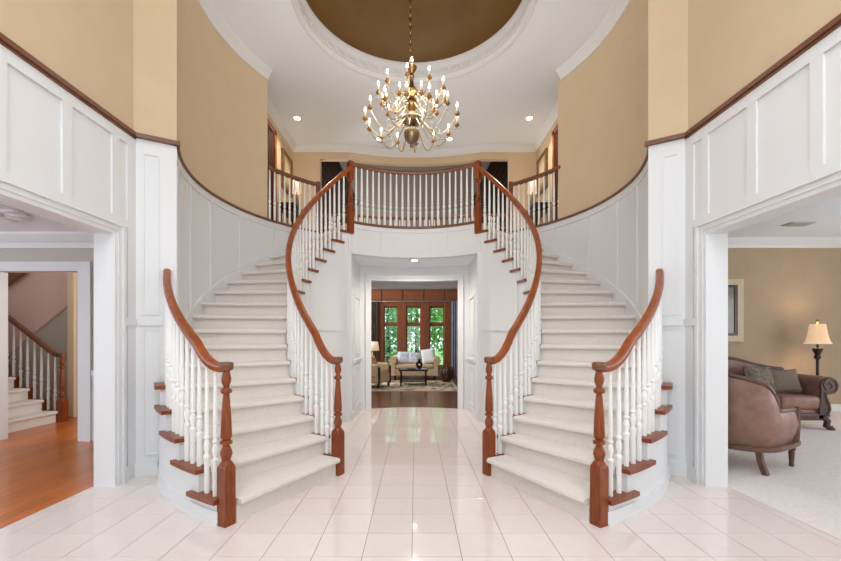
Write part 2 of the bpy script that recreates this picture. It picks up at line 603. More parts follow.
# ---- ceiling with the round recess and its dome
bm = bmesh.new()
RD = 1.58
n = 72
ir, orr, it, ot = [], [], [], []
X1, YA, YB = 3.2, -1.75, 10.0
for i in range(n):
    a = 2 * PI * i / n
    cx, cy = math.cos(a), math.sin(a)
    t = min(X1 / abs(cx) if abs(cx) > 1e-6 else 1e9, ((YB - CY) / cy if cy > 0 else (YA - CY) / cy) if abs(cy) > 1e-6 else 1e9)
    for lst, r, z in ((ir, RD, CEIL), (orr, t, CEIL), (it, RD, CEIL + 0.1), (ot, t, CEIL + 0.1)):
        lst.append(bm.verts.new((r * cx, CY + r * cy, z)))
for i in range(n):
    j = (i + 1) % n
    bm.faces.new((ir[i], ir[j], orr[j], orr[i]))
    bm.faces.new((it[i], ot[i], ot[j], it[j]))
    bm.faces.new((ir[i], it[i], it[j], ir[j]))
    bm.faces.new((orr[i], orr[j], ot[j], ot[i]))
ceiling = struct(mesh_obj('ceiling', bm, 'ceil'))
# carved ring of the recess
ring = [(1.615, CEIL + 0.002), (1.61, CEIL - 0.012), (1.595, CEIL - 0.016), (1.578, CEIL - 0.006), (1.575, CEIL + 0.03), (1.558, CEIL + 0.05), (1.558, CEIL + 0.20), (1.545, CEIL + 0.225),
        (1.53, CEIL + 0.27), (1.53, CEIL + 0.30), (1.72, CEIL + 0.30), (1.72, CEIL + 0.002)]
bm = bmesh.new()
rings = []
for i in range(96):
    a = 2 * PI * i / 96
    rings.append([bm.verts.new((r * math.cos(a), CY + r * math.sin(a), z)) for r, z in ring])
k = len(ring)
for i in range(96):
    p, q = rings[i], rings[(i + 1) % 96]
    for j in range(k):
        bm.faces.new((p[j], p[(j + 1) % k], q[(j + 1) % k], q[j]))
mesh_obj('recess_ring', bm, 'white', ceiling, smooth=True)
# little carved blocks round the frieze of the ring
bm = rbox(-0.07, 0.07, -0.012, 0.012, -0.04, 0.04, 0.008, 1)
blk = mesh_obj('frieze_block', bm, 'white', ceiling)
for i in range(48):
    a = 2 * PI * (i + 0.5) / 48
    loc = (1.561 * math.cos(a), CY + 1.561 * math.sin(a), CEIL + 0.125)
    if i == 0:
        blk.location = loc
        blk.rotation_euler = (0, 0, a + PI / 2)
    else:
        inst(blk, 'frieze_block', ceiling, loc, a + PI / 2)
bm = bmesh.new()
rings = []
for q in range(11):
    u = q / 10 * PI / 2
    rings.append([bm.verts.new((1.56 * math.cos(u) * math.cos(2 * PI * i / 64) if q < 10 else 0.001 * math.cos(2 * PI * i / 64),
                                CY + (1.56 * math.cos(u) * math.sin(2 * PI * i / 64) if q < 10 else 0.001 * math.sin(2 * PI * i / 64)),
                                CEIL + 0.29 + 0.75 * math.sin(u))) for i in range(64)])
for a, b in zip(rings, rings[1:]):
    for i in range(64):
        bm.faces.new((a[i], a[(i + 1) % 64], b[(i + 1) % 64], b[i]))
bm.faces.new(rings[-1])
mesh_obj('dome', bm, 'dome', ceiling, smooth=True)

# ---- front wall behind the camera: openings added for light, a door and a tall window
struct(mesh_obj('wall_front', B((-2.93, -1.9, -1.85, -1.7, 0, CEIL), (1.9, 2.93, -1.85, -1.7, 0, CEIL), (-1.9, -0.85, -1.85, -1.7, 0, 2.4), (0.85, 1.9, -1.85, -1.7, 0, 2.4), (-1.9, 1.9, -1.85, -1.7, 2.4, 2.95), (-1.9, 1.9, -1.85, -1.7, 5.4, CEIL)), 'tan'))

# ---- upper gallery: floor, back wall with openings, side walls
RB = 4.25
arc_in = [pol(1 if t > 180 else -1, 1.63, t if t <= 180 else 360 - t) for t in [140 + 80 * i / 28 for i in range(29)]]
pts = [(p.x, p.y) for p in arc_in]
for t in [140 - 30 * i / 8 for i in range(9)]:
    p = pol(1, RW + 0.14, t)
    pts.append((p.x, p.y))
pts += [(2.8, 9.5)]
pts += [(RB * math.sin(math.radians(a)), CY + RB * math.cos(math.radians(a))) for a in [21.4 - 42.8 * i / 16 for i in range(17)]]
pts += [(-2.8, 9.5)]
for t in [110 + 30 * i / 8 for i in range(9)]:
    p = pol(-1, RW + 0.14, t)
    pts.append((p.x, p.y))
struct(mesh_obj('floor_gallery', prism(pts, 3.02, LAND), 'carpet'))
YBK = 9.457
# back wall: flat returns, header and curved centre
bm = B((-2.95, -2.18, YBK, YBK + 0.14, LAND, CEIL), (2.18, 2.95, YBK, YBK + 0.14, LAND, CEIL), (-2.18, -1.52, YBK, YBK + 0.14, 5.49, CEIL), (1.52, 2.18, YBK, YBK + 0.14, 5.49, CEIL))
arcbox(1, RB, RB + 0.14, 159.0, 201.0, 5.49, CEIL, 20, bm)
wb_ = mesh_obj('wall_gallery_back', bm, 'tan')
struct(wb_)
cr = [(0.01, -0.135), (-0.02, -0.135), (-0.035, -0.10), (-0.085, -0.045), (-0.11, -0.012), (-0.11, 0.001), (0.01, 0.001)]
mesh_obj('crown_moulding', arc(1, [(RB + a, CEIL + b) for a, b in cr], 158.6, 201.4, 24), 'white', wb_, smooth=True)
for s in (-1, 1):
    bm = bmesh.new()
    a, b = (-2.8, -1.5) if s < 0 else (1.5, 2.8)
    A = [bm.verts.new((a, YBK + d, CEIL + z)) for d, z in cr]
    Bv = [bm.verts.new((b, YBK + d, CEIL + z)) for d, z in cr]
    for i in range(len(cr)):
        j = (i + 1) % len(cr)
        bm.faces.new((A[i], A[j], Bv[j], Bv[i]))
    bm.faces.new(A)
    bm.faces.new(Bv[::-1])
    mesh_obj('crown_moulding', bm, 'white', wb_)
    # side wall of the gallery
    x0, x1 = sorted((s * 2.8, s * 2.95))
    sw = mesh_obj('wall_gallery_' + SIDE[s], B((x0, x1, 6.2, YBK + 0.1, 3.0, CEIL)), 'tan')
    struct(sw)
    bm = bmesh.new()
    A = [bm.verts.new((s * (2.8 + d), 6.6, CEIL + z)) for d, z in cr]
    Bv = [bm.verts.new((s * (2.8 + d), YBK, CEIL + z)) for d, z in cr]
    for i in range(len(cr)):
        j = (i + 1) % len(cr)
        bm.faces.new((A[i], A[j], Bv[j], Bv[i]))
    bm.faces.new(A)
    bm.faces.new(Bv[::-1])
    mesh_obj('crown_moulding', bm, 'white', sw)
    # door in the gallery side wall
    d = mesh_obj('door_%d' % (1 if s < 0 else 2), B((s * 2.8 - 0.02, s * 2.8 + 0.02, 7.25, 8.12, LAND, 5.40)), 'mahogany')
    struct(d)
    q = bmesh.new()
    for (y0, y1, z0, z1) in ((8.12, 8.23, LAND, 5.5), (7.14, 7.25, LAND, 5.5), (7.14, 8.23, 5.40, 5.5)):
        box(q, s * 2.8 - 0.035, s * 2.8 + 0.035, y0, y1, z0, z1)
    mesh_obj('casing', q, 'rail', d)
    for z0 in (LAND + 0.15, LAND + 1.15):
        mesh_obj('door_panel', B((s * 2.8 - 0.03, s * 2.8 + 0.03, 7.4, 7.97, z0, z0 + 0.8)), 'mahogany', d)

# ---- under the gallery: fascia, passage and arched wall with the doorway to the far room
RI = 1.6
fa = mesh_obj('wall_balcony_fascia', arcbox(1, RI, RI + 0.12, 140, 220, 2.743, LAND - 0.035, 36), 'white', smooth=True)
struct(fa)
mesh_obj('nosing', arc(1, [(RI - 0.035, LAND - 0.03), (RI - 0.03, LAND - 0.035), (RI + 0.12, LAND - 0.035), (RI + 0.12, LAND + 0.006), (RI - 0.025, LAND + 0.006), (RI - 0.035, LAND - 0.004)], 140.6, 219.4, 36), 'darkwood', fa, smooth=True)
mesh_obj('panel_rail', arcbox(1, RI - 0.014, RI + 0.01, 140, 220, 2.743, 2.84, 36), 'white', fa, smooth=True)
mesh_obj('panel_rail', arcbox(1, RI - 0.014, RI + 0.01, 140, 220, LAND - 0.11, LAND - 0.036, 36), 'white', fa, smooth=True)
for t in (141.5, 160.5, 199.5, 218.5):
    mesh_obj('panel_stile', arcbox(1, RI - 0.014, RI + 0.01, t - 1.5, t + 1.5, 2.8, LAND - 0.05, 3), 'white', fa)
pts = [(p.x, p.y) for p in [pol(1 if t > 180 else -1, 1.715, t if t <= 180 else 360 - t) for t in [141 + 78 * i / 20 for i in range(21)]]]
pts += [(1.1, 8.05), (-1.1, 8.05)]
struct(mesh_obj('ceiling_passage', prism(pts, 2.743, 2.80), 'ceil'))
RDW = 2.5
bm = arcbox(1, RDW, RDW + 0.15, 150, 180 - 19.4, 0, 3.0, 6)
arcbox(1, RDW, RDW + 0.15, 180 + 19.4, 210, 0, 3.0, 6, bm)
arcbox(1, RDW, RDW + 0.15, 180 - 19.4, 180 + 19.4, 2.463, 3.0, 14, bm)
wd = struct(mesh_obj('wall_doorway', bm, 'white', smooth=True))
c = bmesh.new()
for (o0, o1, d) in ((0.0, 1.2, 0.012), (1.2, 2.6, 0.03)):
    z1 = 2.463 + o1 * 0.044
    z0 = 2.463 + o0 * 0.044
    arcbox(1, RDW - d, RDW + 0.01, 180 - 19.4 - o1, 180 - 19.4 - o0, 0, z1, 2, c)
    arcbox(1, RDW - d, RDW + 0.01, 180 + 19.4 + o0, 180 + 19.4 + o1, 0, z1, 2, c)
    arcbox(1, RDW - d, RDW + 0.01, 180 - 19.4 - o0, 180 + 19.4 + o0, z0, z1, 14, c)
mesh_obj('casing', c, 'white', wd)
for s in (-1, 1):
    x0, x1 = sorted((s * 1.03, s * 1.10))
    pw = struct(mesh_obj('wall_passage_' + SIDE[s], B((x0, x1, 6.66, 7.85, 0, 2.76)), 'white'))
    q = lambda d0, d1, y0, y1, z0, z1: (min(s * (1.03 - d0), s * (1.03 - d1)), max(s * (1.03 - d0), s * (1.03 - d1)), y0, y1, z0, z1)
    mesh_obj('chair_rail', B(q(-0.005, 0.03, 6.98, 7.74, 0.93, 0.965), q(-0.005, 0.055, 6.96, 7.75, 0.965, 0.99)), 'white', pw)
    for (z0, z1) in ((0.16, 0.86), (1.06, 2.1)):
        f = bmesh.new()
        for (y0, y1, v0, v1) in ((6.98, 7.03, z0, z1), (7.62, 7.67, z0, z1), (7.03, 7.62, z0, z0 + 0.04), (7.03, 7.62, z1 - 0.04, z1)):
            box(f, *q(-0.005, 0.02, y0, y1, v0, v1))
        mesh_obj('panel_moulding', f, 'white', pw)
    mesh_obj('baseboard', B(q(-0.005, 0.018, 6.75, 7.82, 0, 0.12)), 'white', pw)

print('tiles as parts:', ntile)
# ================================================================ STAIRCASES
NEWEL_PROF = [(0.05, 0.0), (0.046, 0.012), (0.03, 0.03), (0.036, 0.055), (0.043, 0.075), (0.038, 0.10), (0.026, 0.128), (0.021, 0.14), (0.042, 0.147), (0.043, 0.164), (0.026, 0.175),
              (0.038, 0.19), (0.039, 0.215), (0.035, 0.32), (0.025, 0.46), (0.021, 0.495), (0.038, 0.505), (0.041, 0.518), (0.036, 0.53), (0.02, 0.54), (0.02, 0.55), (0.031, 0.575), (0.034, 0.60),
              (0.027, 0.635), (0.021, 0.655), (0.024, 0.67)]
BAL_PROF = [(0.019, 0.0), (0.0195, 0.26), (0.025, 0.275), (0.025, 0.29), (0.015, 0.30), (0.0125, 0.315), (0.0205, 0.345), (0.0235, 0.37), (0.017, 0.40), (0.0125, 0.415), (0.022, 0.425), (0.022, 0.437), (0.014, 0.447),
            (0.0175, 0.48), (0.0165, 0.62), (0.0125, 0.90), (0.0115, 1.0)]
bal_mesh = None


def baluster(parent, loc, h):
    global bal_mesh
    if bal_mesh is None:
        o = mesh_obj('baluster', lathe(BAL_PROF, 8), 'baluster', parent, smooth=True)
        bal_mesh = o.data
        o.location = loc
        o.scale = (1, 1, h)
        return o
    return inst(bal_mesh, 'baluster', parent, loc, 0, (1, 1, h))


M['baluster'] = mat('baluster_paint', rgb(234, 234, 232), 0.4, spec=0.3)


def square_lathe(bm, half, z0, z1, rot):
    """square block with a rounded shoulder"""
    c_, s_ = math.cos(rot), math.sin(rot)
    rings_ = []
    for k_, z in ((1.0, z0), (1.0, z1 - 0.034), (0.97, z1 - 0.02), (0.88, z1 - 0.007), (0.7, z1)):
        rings_.append([bm.verts.new((k_ * half * (x * c_ - y * s_), k_ * half * (x * s_ + y * c_), z)) for x, y in ((-1, -1), (1, -1), (1, 1), (-1, 1))])
    for a, b in zip(rings_, rings_[1:]):
        for i in range(4):
            j = (i + 1) % 4
            bm.faces.new((a[i], a[j], b[j], b[i]))
    bm.faces.new(rings_[0][::-1])
    bm.faces.new(rings_[-1])


def newel(parent, loc, rot, h=1.177, half=0.052):
    """box base, turned shaft, block under the rail cap"""
    bm = bmesh.new()
    square_lathe(bm, half, 0, 0.44, rot)
    base = mesh_obj('newel_post', bm, 'newel', parent)
    base.location = loc
    k = (h - 0.05 - 0.435) / 0.67
    sh = mesh_obj('turned_shaft', lathe([(r, 0.435 + z * k) for r, z in NEWEL_PROF], 16), 'newel', base, smooth=True)
    cap_ = mesh_obj('rail_cap', lathe([(0.03, h - 0.062), (0.045, h - 0.055), (0.05, h - 0.03), (0.05, h - 0.012), (0.042, h), (0.01, h + 0.003)], 14), 'darkwood', base, smooth=True)
    return base


for s in (-1, 1):
    side_txt = {-1: 'beside the opening to the hardwood room', 1: 'beside the opening to the carpeted sitting room'}[s]
    st = empty('curved_staircase', pol(s, 2.2, T1, 0))
    off = Vector(st.location)
    tag(st, 'white curved carpeted staircase ' + side_txt, 'staircase', 'twin curved staircases')
    rd = empty('inner_stair_railing', pol(s, RI, T1, 0))
    tag(rd, 'long sweeping inner railing of the staircase ' + side_txt, 'railing', 'inner railings of the twin staircases')
    ro = empty('outer_stair_railing', pol(s, 2.87, T1, 0))
    tag(ro, 'short outer railing on the bottom steps ' + side_txt, 'railing', 'outer railings of the twin staircases')

    def put(name, bm, m, parent, smooth=False):
        o = mesh_obj(name, bm, m, parent, smooth)
        o.location = -Vector(parent.location)
        return o

    def tp(R, th, sft, z):
        """radius, step line angle, offset along the going (metres), height"""
        a = math.radians(th)
        t = Vector((s * math.cos(a), math.sin(a), 0))
        return pol(s, R, th, z) + t * sft

    for k in range(1, 18):
        th0, th1 = T1 + DT * (k - 1), T1 + DT * k
        ro_ = 2.812 if k == 1 else 2.83 if k <= 5 else RW + 0.004
        ri_ = 1.662 if k == 1 else 1.635
        zt = k * RISE
        # carpeted tread with rolled nosing
        bm = bmesh.new()
        front = [(-0.0, zt - 0.048), (-0.038, zt - 0.050), (-0.050, zt - 0.042), (-0.056, zt - 0.026), (-0.050, zt - 0.009), (-0.034, zt)]
        A, C = [], []
        for R, lst in ((ri_, A), (ro_, C)):
            for f_, z in front:
                lst.append(bm.verts.new(tp(R, th0, f_, z)))
            lst.append(bm.verts.new(tp(R, th1, 0.012, zt)))
            lst.append(bm.verts.new(tp(R, th1, 0.012, zt - 0.05)))
        for i in range(8):
            j = (i + 1) % 8
            bm.faces.new((A[i], A[j], C[j], C[i]))
        bm.faces.new(A)
        bm.faces.new(C[::-1])
        put('tread', bm, 'carpet', st, True)
        bm = bmesh.new()
        A, C = [], []
        for R, lst in ((ri_, A), (ro_, C)):
            for th, f_, z in ((th0, 0.0, zt - RISE), (th0, 0.0, zt - 0.045), (th0, 0.03, zt - 0.045), (th0, 0.03, zt - RISE)):
                lst.append(bm.verts.new(tp(R, th, f_, z)))
        for i in range(4):
            bm.faces.new((A[i], A[(i + 1) % 4], C[(i + 1) % 4], C[i]))
        bm.faces.new(A)
        bm.faces.new(C[::-1])
        put('riser', bm, 'carpet', st)
        # wooden tread ends with returned nosing

        def wood_end(r0, r1):
            bm = bmesh.new()
            lo, hi = [], []
            nn = 4
            sf = 0.08 if k == 1 else -0.036
            pp = [(r0, th0, sf), (r1, th0, sf)]
            for i in range(2 if k == 1 else 1, nn):
                pp.append((r1, th0 + (th1 - th0) * i / nn, 0))
            pp += [(r1, th1, 0.03 if r1 < 2 else 0.1 if k == 1 else 0.062), (r0, th1, 0.03 if r1 < 2 else 0.1 if k == 1 else 0.062)]
            for i in range(nn - 1, 1 if k == 1 else 0, -1):
                pp.append((r0, th0 + (th1 - th0) * i / nn, 0))
            for R, th, f_ in pp:
                lo.append(bm.verts.new(tp(R, th, f_, zt - 0.03)))
                hi.append(bm.verts.new(tp(R, th, f_, zt + 0.003)))
            m_ = len(pp)
            bm.faces.new(lo[::-1])
            bm.faces.new(hi)
            for i in range(m_):
                j = (i + 1) % m_
                bm.faces.new((lo[i], lo[j], hi[j], hi[i]))
            put('tread_end', bm, 'newel', st)
        wood_end(1.572, 1.64)
        # stringer wall below the steps, towards the hall
        if k <= 5:
            wood_end(2.825, 2.942)
            put('stringer', arcbox(s, 2.80, 2.90, th0 + (1.4 if k == 1 else 0), min(th1, 60.6) if k == 5 else th1, 0, zt - 0.03, 4), 'white', st)
    # continuous wall under the inner side of the steps
    bm = bmesh.new()
    for k in range(1, 18):
        arcbox(s, RI, RI + 0.045, T1 + DT * (k - 1) + (1.5 if k == 1 else 0), T1 + DT * k + 0.02, 0, k * RISE - 0.03, 3, bm)
    put('inner_skirt_wall', bm, 'white', st)
    # moulded panels on it
    def pstrip(t0, t1, z0, z1, d=0.014):
        put('panel_moulding', arcbox(s, RI - d, RI + 0.005, t0, t1, z0, z1, max(2, int((t1 - t0) / 4))), 'white', st)
    pstrip(137.6, 139.9, 0, LAND - 0.25)
    pstrip(108.0, 137.6, 1.47, 1.53)
    pstrip(108.0, 109.6, 0.14, 2.2)
    pstrip(80.0, 81.6, 0.14, 1.45)
    pstrip(T1 + 2.5, 139.9, 0, 0.14, 0.02)
    bm = bmesh.new()
    arcbox(s, 2.9, 2.916, T1 + 1.5, 60.6, 0, 0.10, 10, bm)
    arcbox(s, 2.9, 2.922, T1 + 1.5, 60.6, 0.0, 0.02, 10, bm)
    put('baseboard', bm, 'white', st, True)

    # ---- inner railing
    ni = pol(s, 1.61, 27.8, 0)
    newel(rd, ni - Vector(rd.location), s * math.radians(27), 1.165, 0.046)
    path = []
    for i in range(61):
        th = 28.0 + (139.4 - 28.0) * i / 60
        z = nose(th) + 0.895
        zl = 1.125
        u = (th - 27.2)
        z = zl + (z - zl) * min(1, u / 12) ** 1.0 if u < 12 else z
        path.append(pol(s, RI + 0.01, th, z))
    put('handrail', sweep(path, RAILPROF), 'rail', rd, True)
    for k in range(1, 18):
        for q in ((0.22, 0.72) if k > 1 else (0.45, 0.85)):
            th = T1 + DT * (k - 1 + q)
            if th > 138.0:
                continue
            zb = k * RISE
            u = th - 27.2
            zr = nose(th) + 0.895
            if u < 12:
                zr = 1.125 + (zr - 1.125) * u / 12
            p = pol(s, RI + 0.01, th, zb)
            baluster(rd, p - Vector(rd.location), zr - 0.03 - zb)
    # ---- outer railing
    no = pol(s, 2.868, 28.1, 0)
    newel(ro, no - Vector(ro.location), s * math.radians(27), 1.177, 0.044)
    path = []
    for i in range(31):
        th = 28.0 + (60.7 - 28.0) * i / 30
        z = nose(th) + 0.90
        u = th - 28
        if u < 8:
            z = 1.138 + (z - 1.138) * (u / 8) ** 1.2
        path.append(pol(s, 2.868 - 0.036 * u / 32.7, th, z + 0.02 * (u / 32.7) ** 2))
    put('handrail', sweep(path, RAILPROF), 'rail', ro, True)
    for k in range(1, 6):
        for q in ((0.5, 0.84) if k == 1 else (0.17, 0.5, 0.83)):
            th = T1 + DT * (k - 1 + q)
            if th > 59.8:
                continue
            zb = k * RISE
            u = th - 28
            zr = nose(th) + 0.90
            if u < 8:
                zr = 1.138 + (zr - 1.138) * (u / 8) ** 1.2
            p = pol(s, 2.87 - 0.036 * u / 32.7, th, zb)
            baluster(ro, p - Vector(ro.location), zr - 0.03 - zb)

    # ---- short curved railing upstairs, on the cap of the curved wall
    rg = empty('gallery_side_railing', pol(s, RW, 129, CAP))
    tag(rg, 'short upstairs railing above the staircase ' + side_txt, 'railing', 'upstairs side railings')
    path = [pol(s, RW + 0.02, 118.6 + (140.0 - 118.6) * i / 12, 4.21) for i in range(13)]
    put('handrail', sweep(path, RAILPROF), 'darkwood', rg, True)
    for i in range(10):
        th = 119.6 + 2.12 * i
        p = pol(s, RW + 0.02, th, CAP + 0.006)
        baluster(rg, p - Vector(rg.location), 4.18 - CAP)
    p = pol(s, RW + 0.02, 140.0, CAP)
    bm = B((-0.035, 0.035, -0.035, 0.035, 0, 0.93))
    o = mesh_obj('end_post', bm, 'darkwood', rg)
    o.location = p - Vector(rg.location)

# ---- balcony railing between the two flights
br = empty('balcony_railing', (0, CY + RI, LAND))
tag(br, 'curved balcony railing with pale balusters under the chandelier', 'railing')
path = [pol(1, RI + 0.02, 140.5 + 79 * i / 30, LAND + 0.945) for i in range(31)]
o = mesh_obj('handrail', sweep(path, RAILPROF), 'darkwood', br, True)
o.location = -Vector(br.location)
for i in range(21):
    th = 143.4 + (216.6 - 143.4) * i / 20
    p = pol(1, RI + 0.02, th, LAND + 0.006)
    baluster(br, p - Vector(br.location), 0.905)
for s in (-1, 1):
    p = pol(s, RI + 0.02, 139.7, LAND - RISE)
    rot = s * math.radians(140)
    bm = bmesh.new()
    square_lathe(bm, 0.044, 0, 0.46, rot)
    b = mesh_obj('newel_post', bm, 'newel', br)
    b.location = p - Vector(br.location)
    mesh_obj('turned_shaft', lathe([(r, 0.455 + z * 0.72) for r, z in NEWEL_PROF[:20]] + [(0.03, 0.87)], 14), 'newel', b, True)
    bm = bmesh.new()
    square_lathe(bm, 0.044, 0.86, 1.17, rot)
    mesh_obj('top_block', bm, 'newel', b)

# ---- rear gallery railing towards the far room
rr_ = empty('rear_gallery_railing', (0, CY + RB, LAND))
tag(rr_, 'dark railing across the far gallery opening behind the balcony', 'railing')
path = [pol(1, RB + 0.05, 159 + 42 * i / 20, LAND + 0.94) for i in range(21)]
path = [Vector((-2.18, YBK + 0.07, LAND + 0.94))] + [pol(-1, RB + 0.05, 159.5 + 20.5 * i / 12, LAND + 0.94) for i in range(13)] + [pol(1, RB + 0.05, 180 - 20.5 * (i + 1) / 12, LAND + 0.94) for i in range(12)] + [Vector((2.18, YBK + 0.07, LAND + 0.94))]
o = mesh_obj('handrail', sweep(path, RAILPROF), 'darkwood', rr_, True)
o.location = -Vector(rr_.location)
for i in range(27):
    th = 159.5 + 41 * i / 26
    p = pol(1, RB + 0.05, th, LAND)
    baluster(rr_, p - Vector(rr_.location), 0.92)
for s in (-1, 1):
    for i in range(4):
        baluster(rr_, Vector((s * (1.66 + 0.13 * i), YBK + 0.07, LAND)) - Vector(rr_.location), 0.92)

# ================================================================ FAR ROOM (two storeys high, behind the doorway)
FB = 15.0
fl = struct(mesh_obj('floor_far_room', B((-4.2, 4.2, 7.7, FB + 0.2, -0.14, -0.012)), 'darkfloor'))
th_pts = [(p.x, p.y) for p in [pol(-1, 2.53, 155 + 25 * i / 10) for i in range(11)] + [pol(1, 2.53, 180 - 25 * (i + 1) / 10) for i in range(10)]]
struct(mesh_obj('floor_threshold', prism(th_pts + [(1.12, 8.4), (-1.12, 8.4)], -0.011, 0.002), 'darkfloor'))
FH = 8.4
struct(mesh_obj('wall_far_left', B((-4.35, -4.2, 7.7, FB + 0.15, 0, FH)), 'taupe'))
struct(mesh_obj('wall_far_right', B((4.2, 4.35, 7.7, FB + 0.15, 0, FH)), 'taupe'))
struct(mesh_obj('ceiling_far_room', B((-4.35, 4.35, 9.3, FB + 0.15, FH, FH + 0.1)), 'ceil'))
bm = B((-4.2, -2.95, 9.46, 9.6, 2.5, FH), (2.95, 4.2, 9.46, 9.6, 2.5, FH), (-2.95, 2.95, 9.46, 9.6, CEIL + 0.1, FH))
struct(mesh_obj('wall_far_front', bm, 'taupe'))
gp = [(-4.2, 8.05), (4.2, 8.05), (4.2, 9.46)] + [(RB * math.sin(math.radians(a)), CY + RB * math.cos(math.radians(a))) for a in [21.4 - 42.8 * i / 16 for i in range(17)]] + [(-4.2, 9.46)]
gc = struct(mesh_obj('ceiling_under_gallery', prism(gp, 2.66, 3.02), 'ceil'))
mesh_obj('edge_beam', arcbox(1, RB - 0.16, RB, 158, 202, 2.52, 3.02, 20), 'white', gc, True)
# window wall: openings for three windows
wx = [(-1.135, -0.62), (-0.31, 0.22), (0.535, 1.07)]
xs_ = [-4.2] + [v for p_ in wx for v in p_] + [4.2]
bm = bmesh.new()
for i in range(0, len(xs_), 2):
    box(bm, xs_[i], xs_[i + 1], FB, FB + 0.16, 0, 2.52)
for p_ in wx:
    box(bm, p_[0], p_[1], FB, FB + 0.16, 0, 0.32)
box(bm, -4.2, 4.2, FB, FB + 0.16, 2.52, FH)
wf = struct(mesh_obj('wall_far_back', bm, 'taupe'))
# stained wood panel band over the windows, posts between them
for i in range(-3, 4):
    mesh_obj('wood_panel', rbox(i * 0.77 - 0.365 - 0.05, i * 0.77 + 0.365 - 0.05, FB - 0.05, FB + 0.01, 2.74, 3.10, 0.012, 1), 'windowwood', wf)
mesh_obj('wood_band', B((-2.8, 2.8, FB - 0.03, FB + 0.01, 2.70, 3.14)), 'espresso', wf)
for (a, b) in ((-1.42, -1.135), (-0.62, -0.31), (0.22, 0.535), (1.07, 1.36)):
    mesh_obj('window_post', rbox(a, b, FB - 0.06, FB + 0.012, 0, 2.7, 0.01, 1), 'windowwood', wf)
mesh_obj('window_head', rbox(-1.42, 1.36, FB - 0.05, FB + 0.012, 2.52, 2.70, 0.01, 1), 'windowwood', wf)
mesh_obj('window_sill', rbox(-1.45, 1.39, FB - 0.12, FB + 0.012, 0.27, 0.33, 0.01, 1), 'windowwood', wf)
for wi, (a, b) in enumerate(wx):
    w = struct(mesh_obj('window_%d' % (wi + 1), B((a, a + 0.035, FB + 0.02, FB + 0.1, 0.33, 2.52), (b - 0.035, b, FB + 0.02, FB + 0.1, 0.33, 2.52), (a, b, FB + 0.02, FB + 0.1, 2.47, 2.52),
                                                (a, b, FB + 0.02, FB + 0.1, 0.33, 0.38), (a, b, FB + 0.0, FB + 0.1, 1.80, 1.94)), 'windowwood'))
    for (z0, z1, nr) in ((0.38, 1.80, 5), (1.94, 2.47, 2)):
        mesh_obj('pane', B((a + 0.03, b - 0.03, FB + 0.055, FB + 0.061, z0, z1)), 'glass', w)
        m_ = bmesh.new()
        for c_ in (1, 2):
            x = a + 0.035 + (b - a - 0.07) * c_ / 3
            box(m_, x - 0.006, x + 0.006, FB + 0.045, FB + 0.054, z0, z1)
        for r_ in range(1, nr):
            z = z0 + (z1 - z0) * r_ / nr
            box(m_, a + 0.03, b - 0.03, FB + 0.045, FB + 0.054, z - 0.006, z + 0.006)
        mesh_obj('muntins', m_, 'iron', w)
# curtains and rod
cr_ = mesh_obj('curtain_rod', sweep([Vector((-2.1, FB - 0.14, 2.70)), Vector((2.1, FB - 0.14, 2.70))], circ(0.02, 8)), 'steel', None, True)
tag(cr_, 'pale metal curtain rod above the three windows', 'curtain rod')
for sx in (-1, 1):
    mesh_obj('finial', lathe([(0.01, -0.03), (0.035, 0), (0.01, 0.03)], 8, None, (sx * 2.12, FB - 0.14, 2.70)), 'steel', cr_, True)


def curtain(x0, x1, m_, label):
    bm = bmesh.new()
    n_ = 40
    f0, f1 = [], []
    for i in range(n_ + 1):
        x = x0 + (x1 - x0) * i / n_
        y = FB - 0.15 + 0.045 * math.sin(i * 1.15)
        f0.append((x, y))
    cols = []
    for zi in range(2):
        z = (0.02, 2.67)[zi]
        cols.append([[bm.verts.new((x, y - 0.006, z)), bm.verts.new((x, y + 0.006, z))] for x, y in f0])
    for i in range(n_):
        for q in (0, 1):
            bm.faces.new((cols[0][i][q], cols[0][i + 1][q], cols[1][i + 1][q], cols[1][i][q]))
        for zi in (0, 1):
            bm.faces.new((cols[zi][i][0], cols[zi][i + 1][0], cols[zi][i + 1][1], cols[zi][i][1]))
    o = mesh_obj('curtain', bm, m_, None, True)
    return tag(o, label, 'curtain')


curtain(-1.85, -1.33, 'drape_l', 'olive grey curtain left of the three windows behind the table lamp')
curtain(1.30, 1.85, 'drape_r', 'blue grey curtain right of the three windows')

# rug
rg = mesh_obj('area_rug', B((-1.6, 1.14, 10.6, 13.1, -0.01, 0.004)), 'rug')
mesh_obj('rug_border', B((-1.64, 1.18, 10.56, 13.14, -0.011, 0.002)), 'cream', rg)
tag(rg, 'patterned medallion rug on the dark wood floor of the far room', 'rug')

# loveseat
YL = 13.45
ls = empty('loveseat', (0.0, YL, 0))
tag(ls, 'cream rolled-arm loveseat in front of the three windows', 'sofa')
mesh_obj('base', rbox(-0.72, 0.72, -0.02, 0.75, 0.12, 0.36, 0.03), 'cream', ls)
mesh_obj('backrest', rbox(-0.72, 0.72, 0.52, 0.78, 0.3, 0.80, 0.08, 3), 'cream', ls, True)
for sx in (-1, 1):
    am = mesh_obj('rolled_arm', sweep([Vector((sx * 0.73, -0.05, 0.62)), Vector((sx * 0.73, 0.75, 0.62))], circ(0.125, 16), None), 'cream', ls, True)
    mesh_obj('arm_panel', rbox(sx * 0.70 - 0.07, sx * 0.70 + 0.07, -0.03, 0.75, 0.12, 0.62, 0.02), 'cream', am)
    for yy in (0.02, 0.7):
        mesh_obj('leg', lathe([(0.02, 0), (0.035, 0.05), (0.03, 0.12)], 8, None, (sx * 0.66, yy, 0)), 'black', ls, True)
